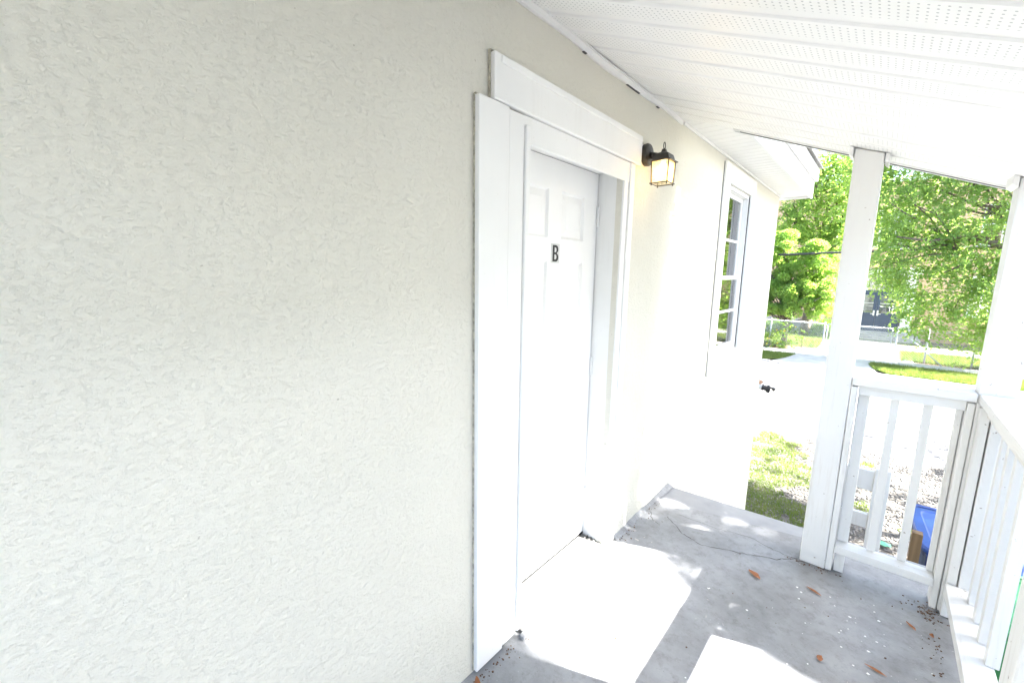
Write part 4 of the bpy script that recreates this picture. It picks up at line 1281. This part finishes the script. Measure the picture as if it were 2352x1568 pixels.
F = (octf[None] + (np.arange(n)*6)[:, None, None]).reshape(-1, 3)
me = bpy.data.meshes.new('gravel')
me.vertices.add(n*6); me.vertices.foreach_set('co', V.reshape(-1).astype(np.float32))
me.loops.add(len(F)*3); me.loops.foreach_set('vertex_index', F.reshape(-1).astype(np.int32))
me.polygons.add(len(F)); me.polygons.foreach_set('loop_start', np.arange(0, len(F)*3, 3, dtype=np.int32))
try: me.polygons.foreach_set('loop_total', np.full(len(F), 3, dtype=np.int32))
except Exception: pass
me.materials.append(MT['gravel']); me.update(calc_edges=True); me.validate()
tag(link(bpy.data.objects.new('gravel', me)), 'pale shell gravel scattered over the yard', 'gravel', kind='stuff')

# ------------------------------------------------------------------ fallen leaves on the porch, litter
def dead_leaf(x, y, rz, L, W, label, curl=.003, fold=.25):
    vv, ff = [], []
    n = 6
    for i in range(n+1):
        t = i/n; w = W*math.sin(math.pi*min(1, .08+t*.9))*.5
        z = .004 + curl*(2*t-1)**2
        for s in (-1, 0, 1):
            vv.append((L*(t-.5) + R.uniform(-.002, .002), s*w*(.8+.4*R.random()) + .12*L*math.sin(2.2*t), z + abs(s)*fold*w + R.uniform(0, .0015)))
    for i in range(n):
        for k in range(2): ff.append((3*i+k, 3*i+k+1, 3*i+3+k+1, 3*i+3+k))
    ca, sa = math.cos(rz), math.sin(rz)
    o = mesh_obj('fallen_leaf', [(a*ca-b_*sa, a*sa+b_*ca, c) for a, b_, c in vv], ff, MT['deadleaf'])
    o.location = (x, y, .001)
    tag(o, label, 'leaf', 'dead leaves on the porch floor')
dead_leaf(.715, 1.375, -.7, .075, .032, 'curled rust brown leaf lying left of the square post foot')
dead_leaf(.970, 1.440, -.55, .075, .016, 'slender tan leaf lying in front of the square post')
dead_leaf(1.042, .995, 1.3, .036, .024, 'small round brown leaf near the bottom of the picture')
dead_leaf(1.215, 1.075, -.35, .070, .014, 'thin dark and tan leaf nearest the right railing bottom')
dead_leaf(1.332, 1.476, -1.0, .050, .016, 'small orange brown leaf right of the short railing shadow')
dead_leaf(1.405, 1.470, 1.4, .028, .016, 'tiny brown leaf beside the right railing foot')
dead_leaf(.050, -.030, -.9, .055, .022, 'brown leaf at the foot of the left door casing')
def scrap(name, x, y, z, s, mat, label):
    bm = bmesh.new()
    g = [[bm.verts.new((x+(i-2)*s/4+R.uniform(-.2, .2)*s/4, y+(j-2)*s/5, z+.01+R.uniform(0, .12)*s)) for j in range(5)] for i in range(5)]
    for i in range(4):
        for j in range(4): bm.faces.new((g[i][j], g[i+1][j], g[i+1][j+1], g[i][j+1]))
    o = bm_obj(name, bm, MT[mat], None, True)
    tag(o, label, 'litter')
scrap('crumpled_wrapper', 2.06, 20.8, GZ+.045, .28, 'litter', 'crumpled blue and white wrapper at the fence foot')
scrap('torn_wrapper', 1.42, 5.45, GZ+.02, .12, 'greenlitter', 'torn green wrapper on the gravel behind the balusters')

# crumbs of dirt, twigs and paint flakes gathered on the floor
def crumbs(name, pts, smin, smax, mat, label, cat, flat=.35):
    bm = bmesh.new()
    for (x, y) in pts:
        s_ = R.uniform(smin, smax); n = R.choice((4, 5, 6)); a0 = R.random()*6.28
        top = [bm.verts.new((x+math.cos(a0+2*math.pi*k/n)*s_*R.uniform(.5, 1.2), y+math.sin(a0+2*math.pi*k/n)*s_*R.uniform(.4, 1.0), .0015+s_*flat*R.uniform(.4, 1))) for k in range(n)]
        bot = [bm.verts.new((v.co.x, v.co.y, .0008)) for v in top]
        bm.faces.new(top)
        for k in range(n): bm.faces.new((bot[k], bot[(k+1) % n], top[(k+1) % n], top[k]))
    o = bm_obj(name, bm, MT[mat])
    tag(o, label, cat, kind='stuff')
pts = [(1.40+R.gauss(0, .035), 1.655+R.gauss(0, .03)) for _ in range(90)] + [(R.gauss(.93, .06), 1.675+R.gauss(0, .012)) for _ in range(40)] \
    + [(abs(R.gauss(.03, .02)), R.uniform(1.18, 1.78)) for _ in range(60)] + [(.035+abs(R.gauss(0, .02)), R.uniform(-.2, .28)) for _ in range(60)] \
    + [(1.43-abs(R.gauss(0, .03)), R.uniform(.7, 1.6)) for _ in range(60)] + [(R.uniform(.1, 1.4), R.uniform(.2, 1.7)) for _ in range(40)]
crumbs('dirt_crumbs', pts, .0015, .0055, 'mulch', 'dark crumbs of dirt gathered at the post feet and wall foot', 'dirt', .5)
pts = [(R.gauss(1.12, .16), R.gauss(1.28, .16)) for _ in range(34)] + [(R.uniform(.2, 1.4), R.uniform(-.1, 1.7)) for _ in range(26)]
crumbs('paint_flakes', [p for p in pts if 0.05 < p[0] < 1.42], (.0015), .0075, 'trim', 'small white paint flakes scattered over the porch floor', 'paint flakes', .12)
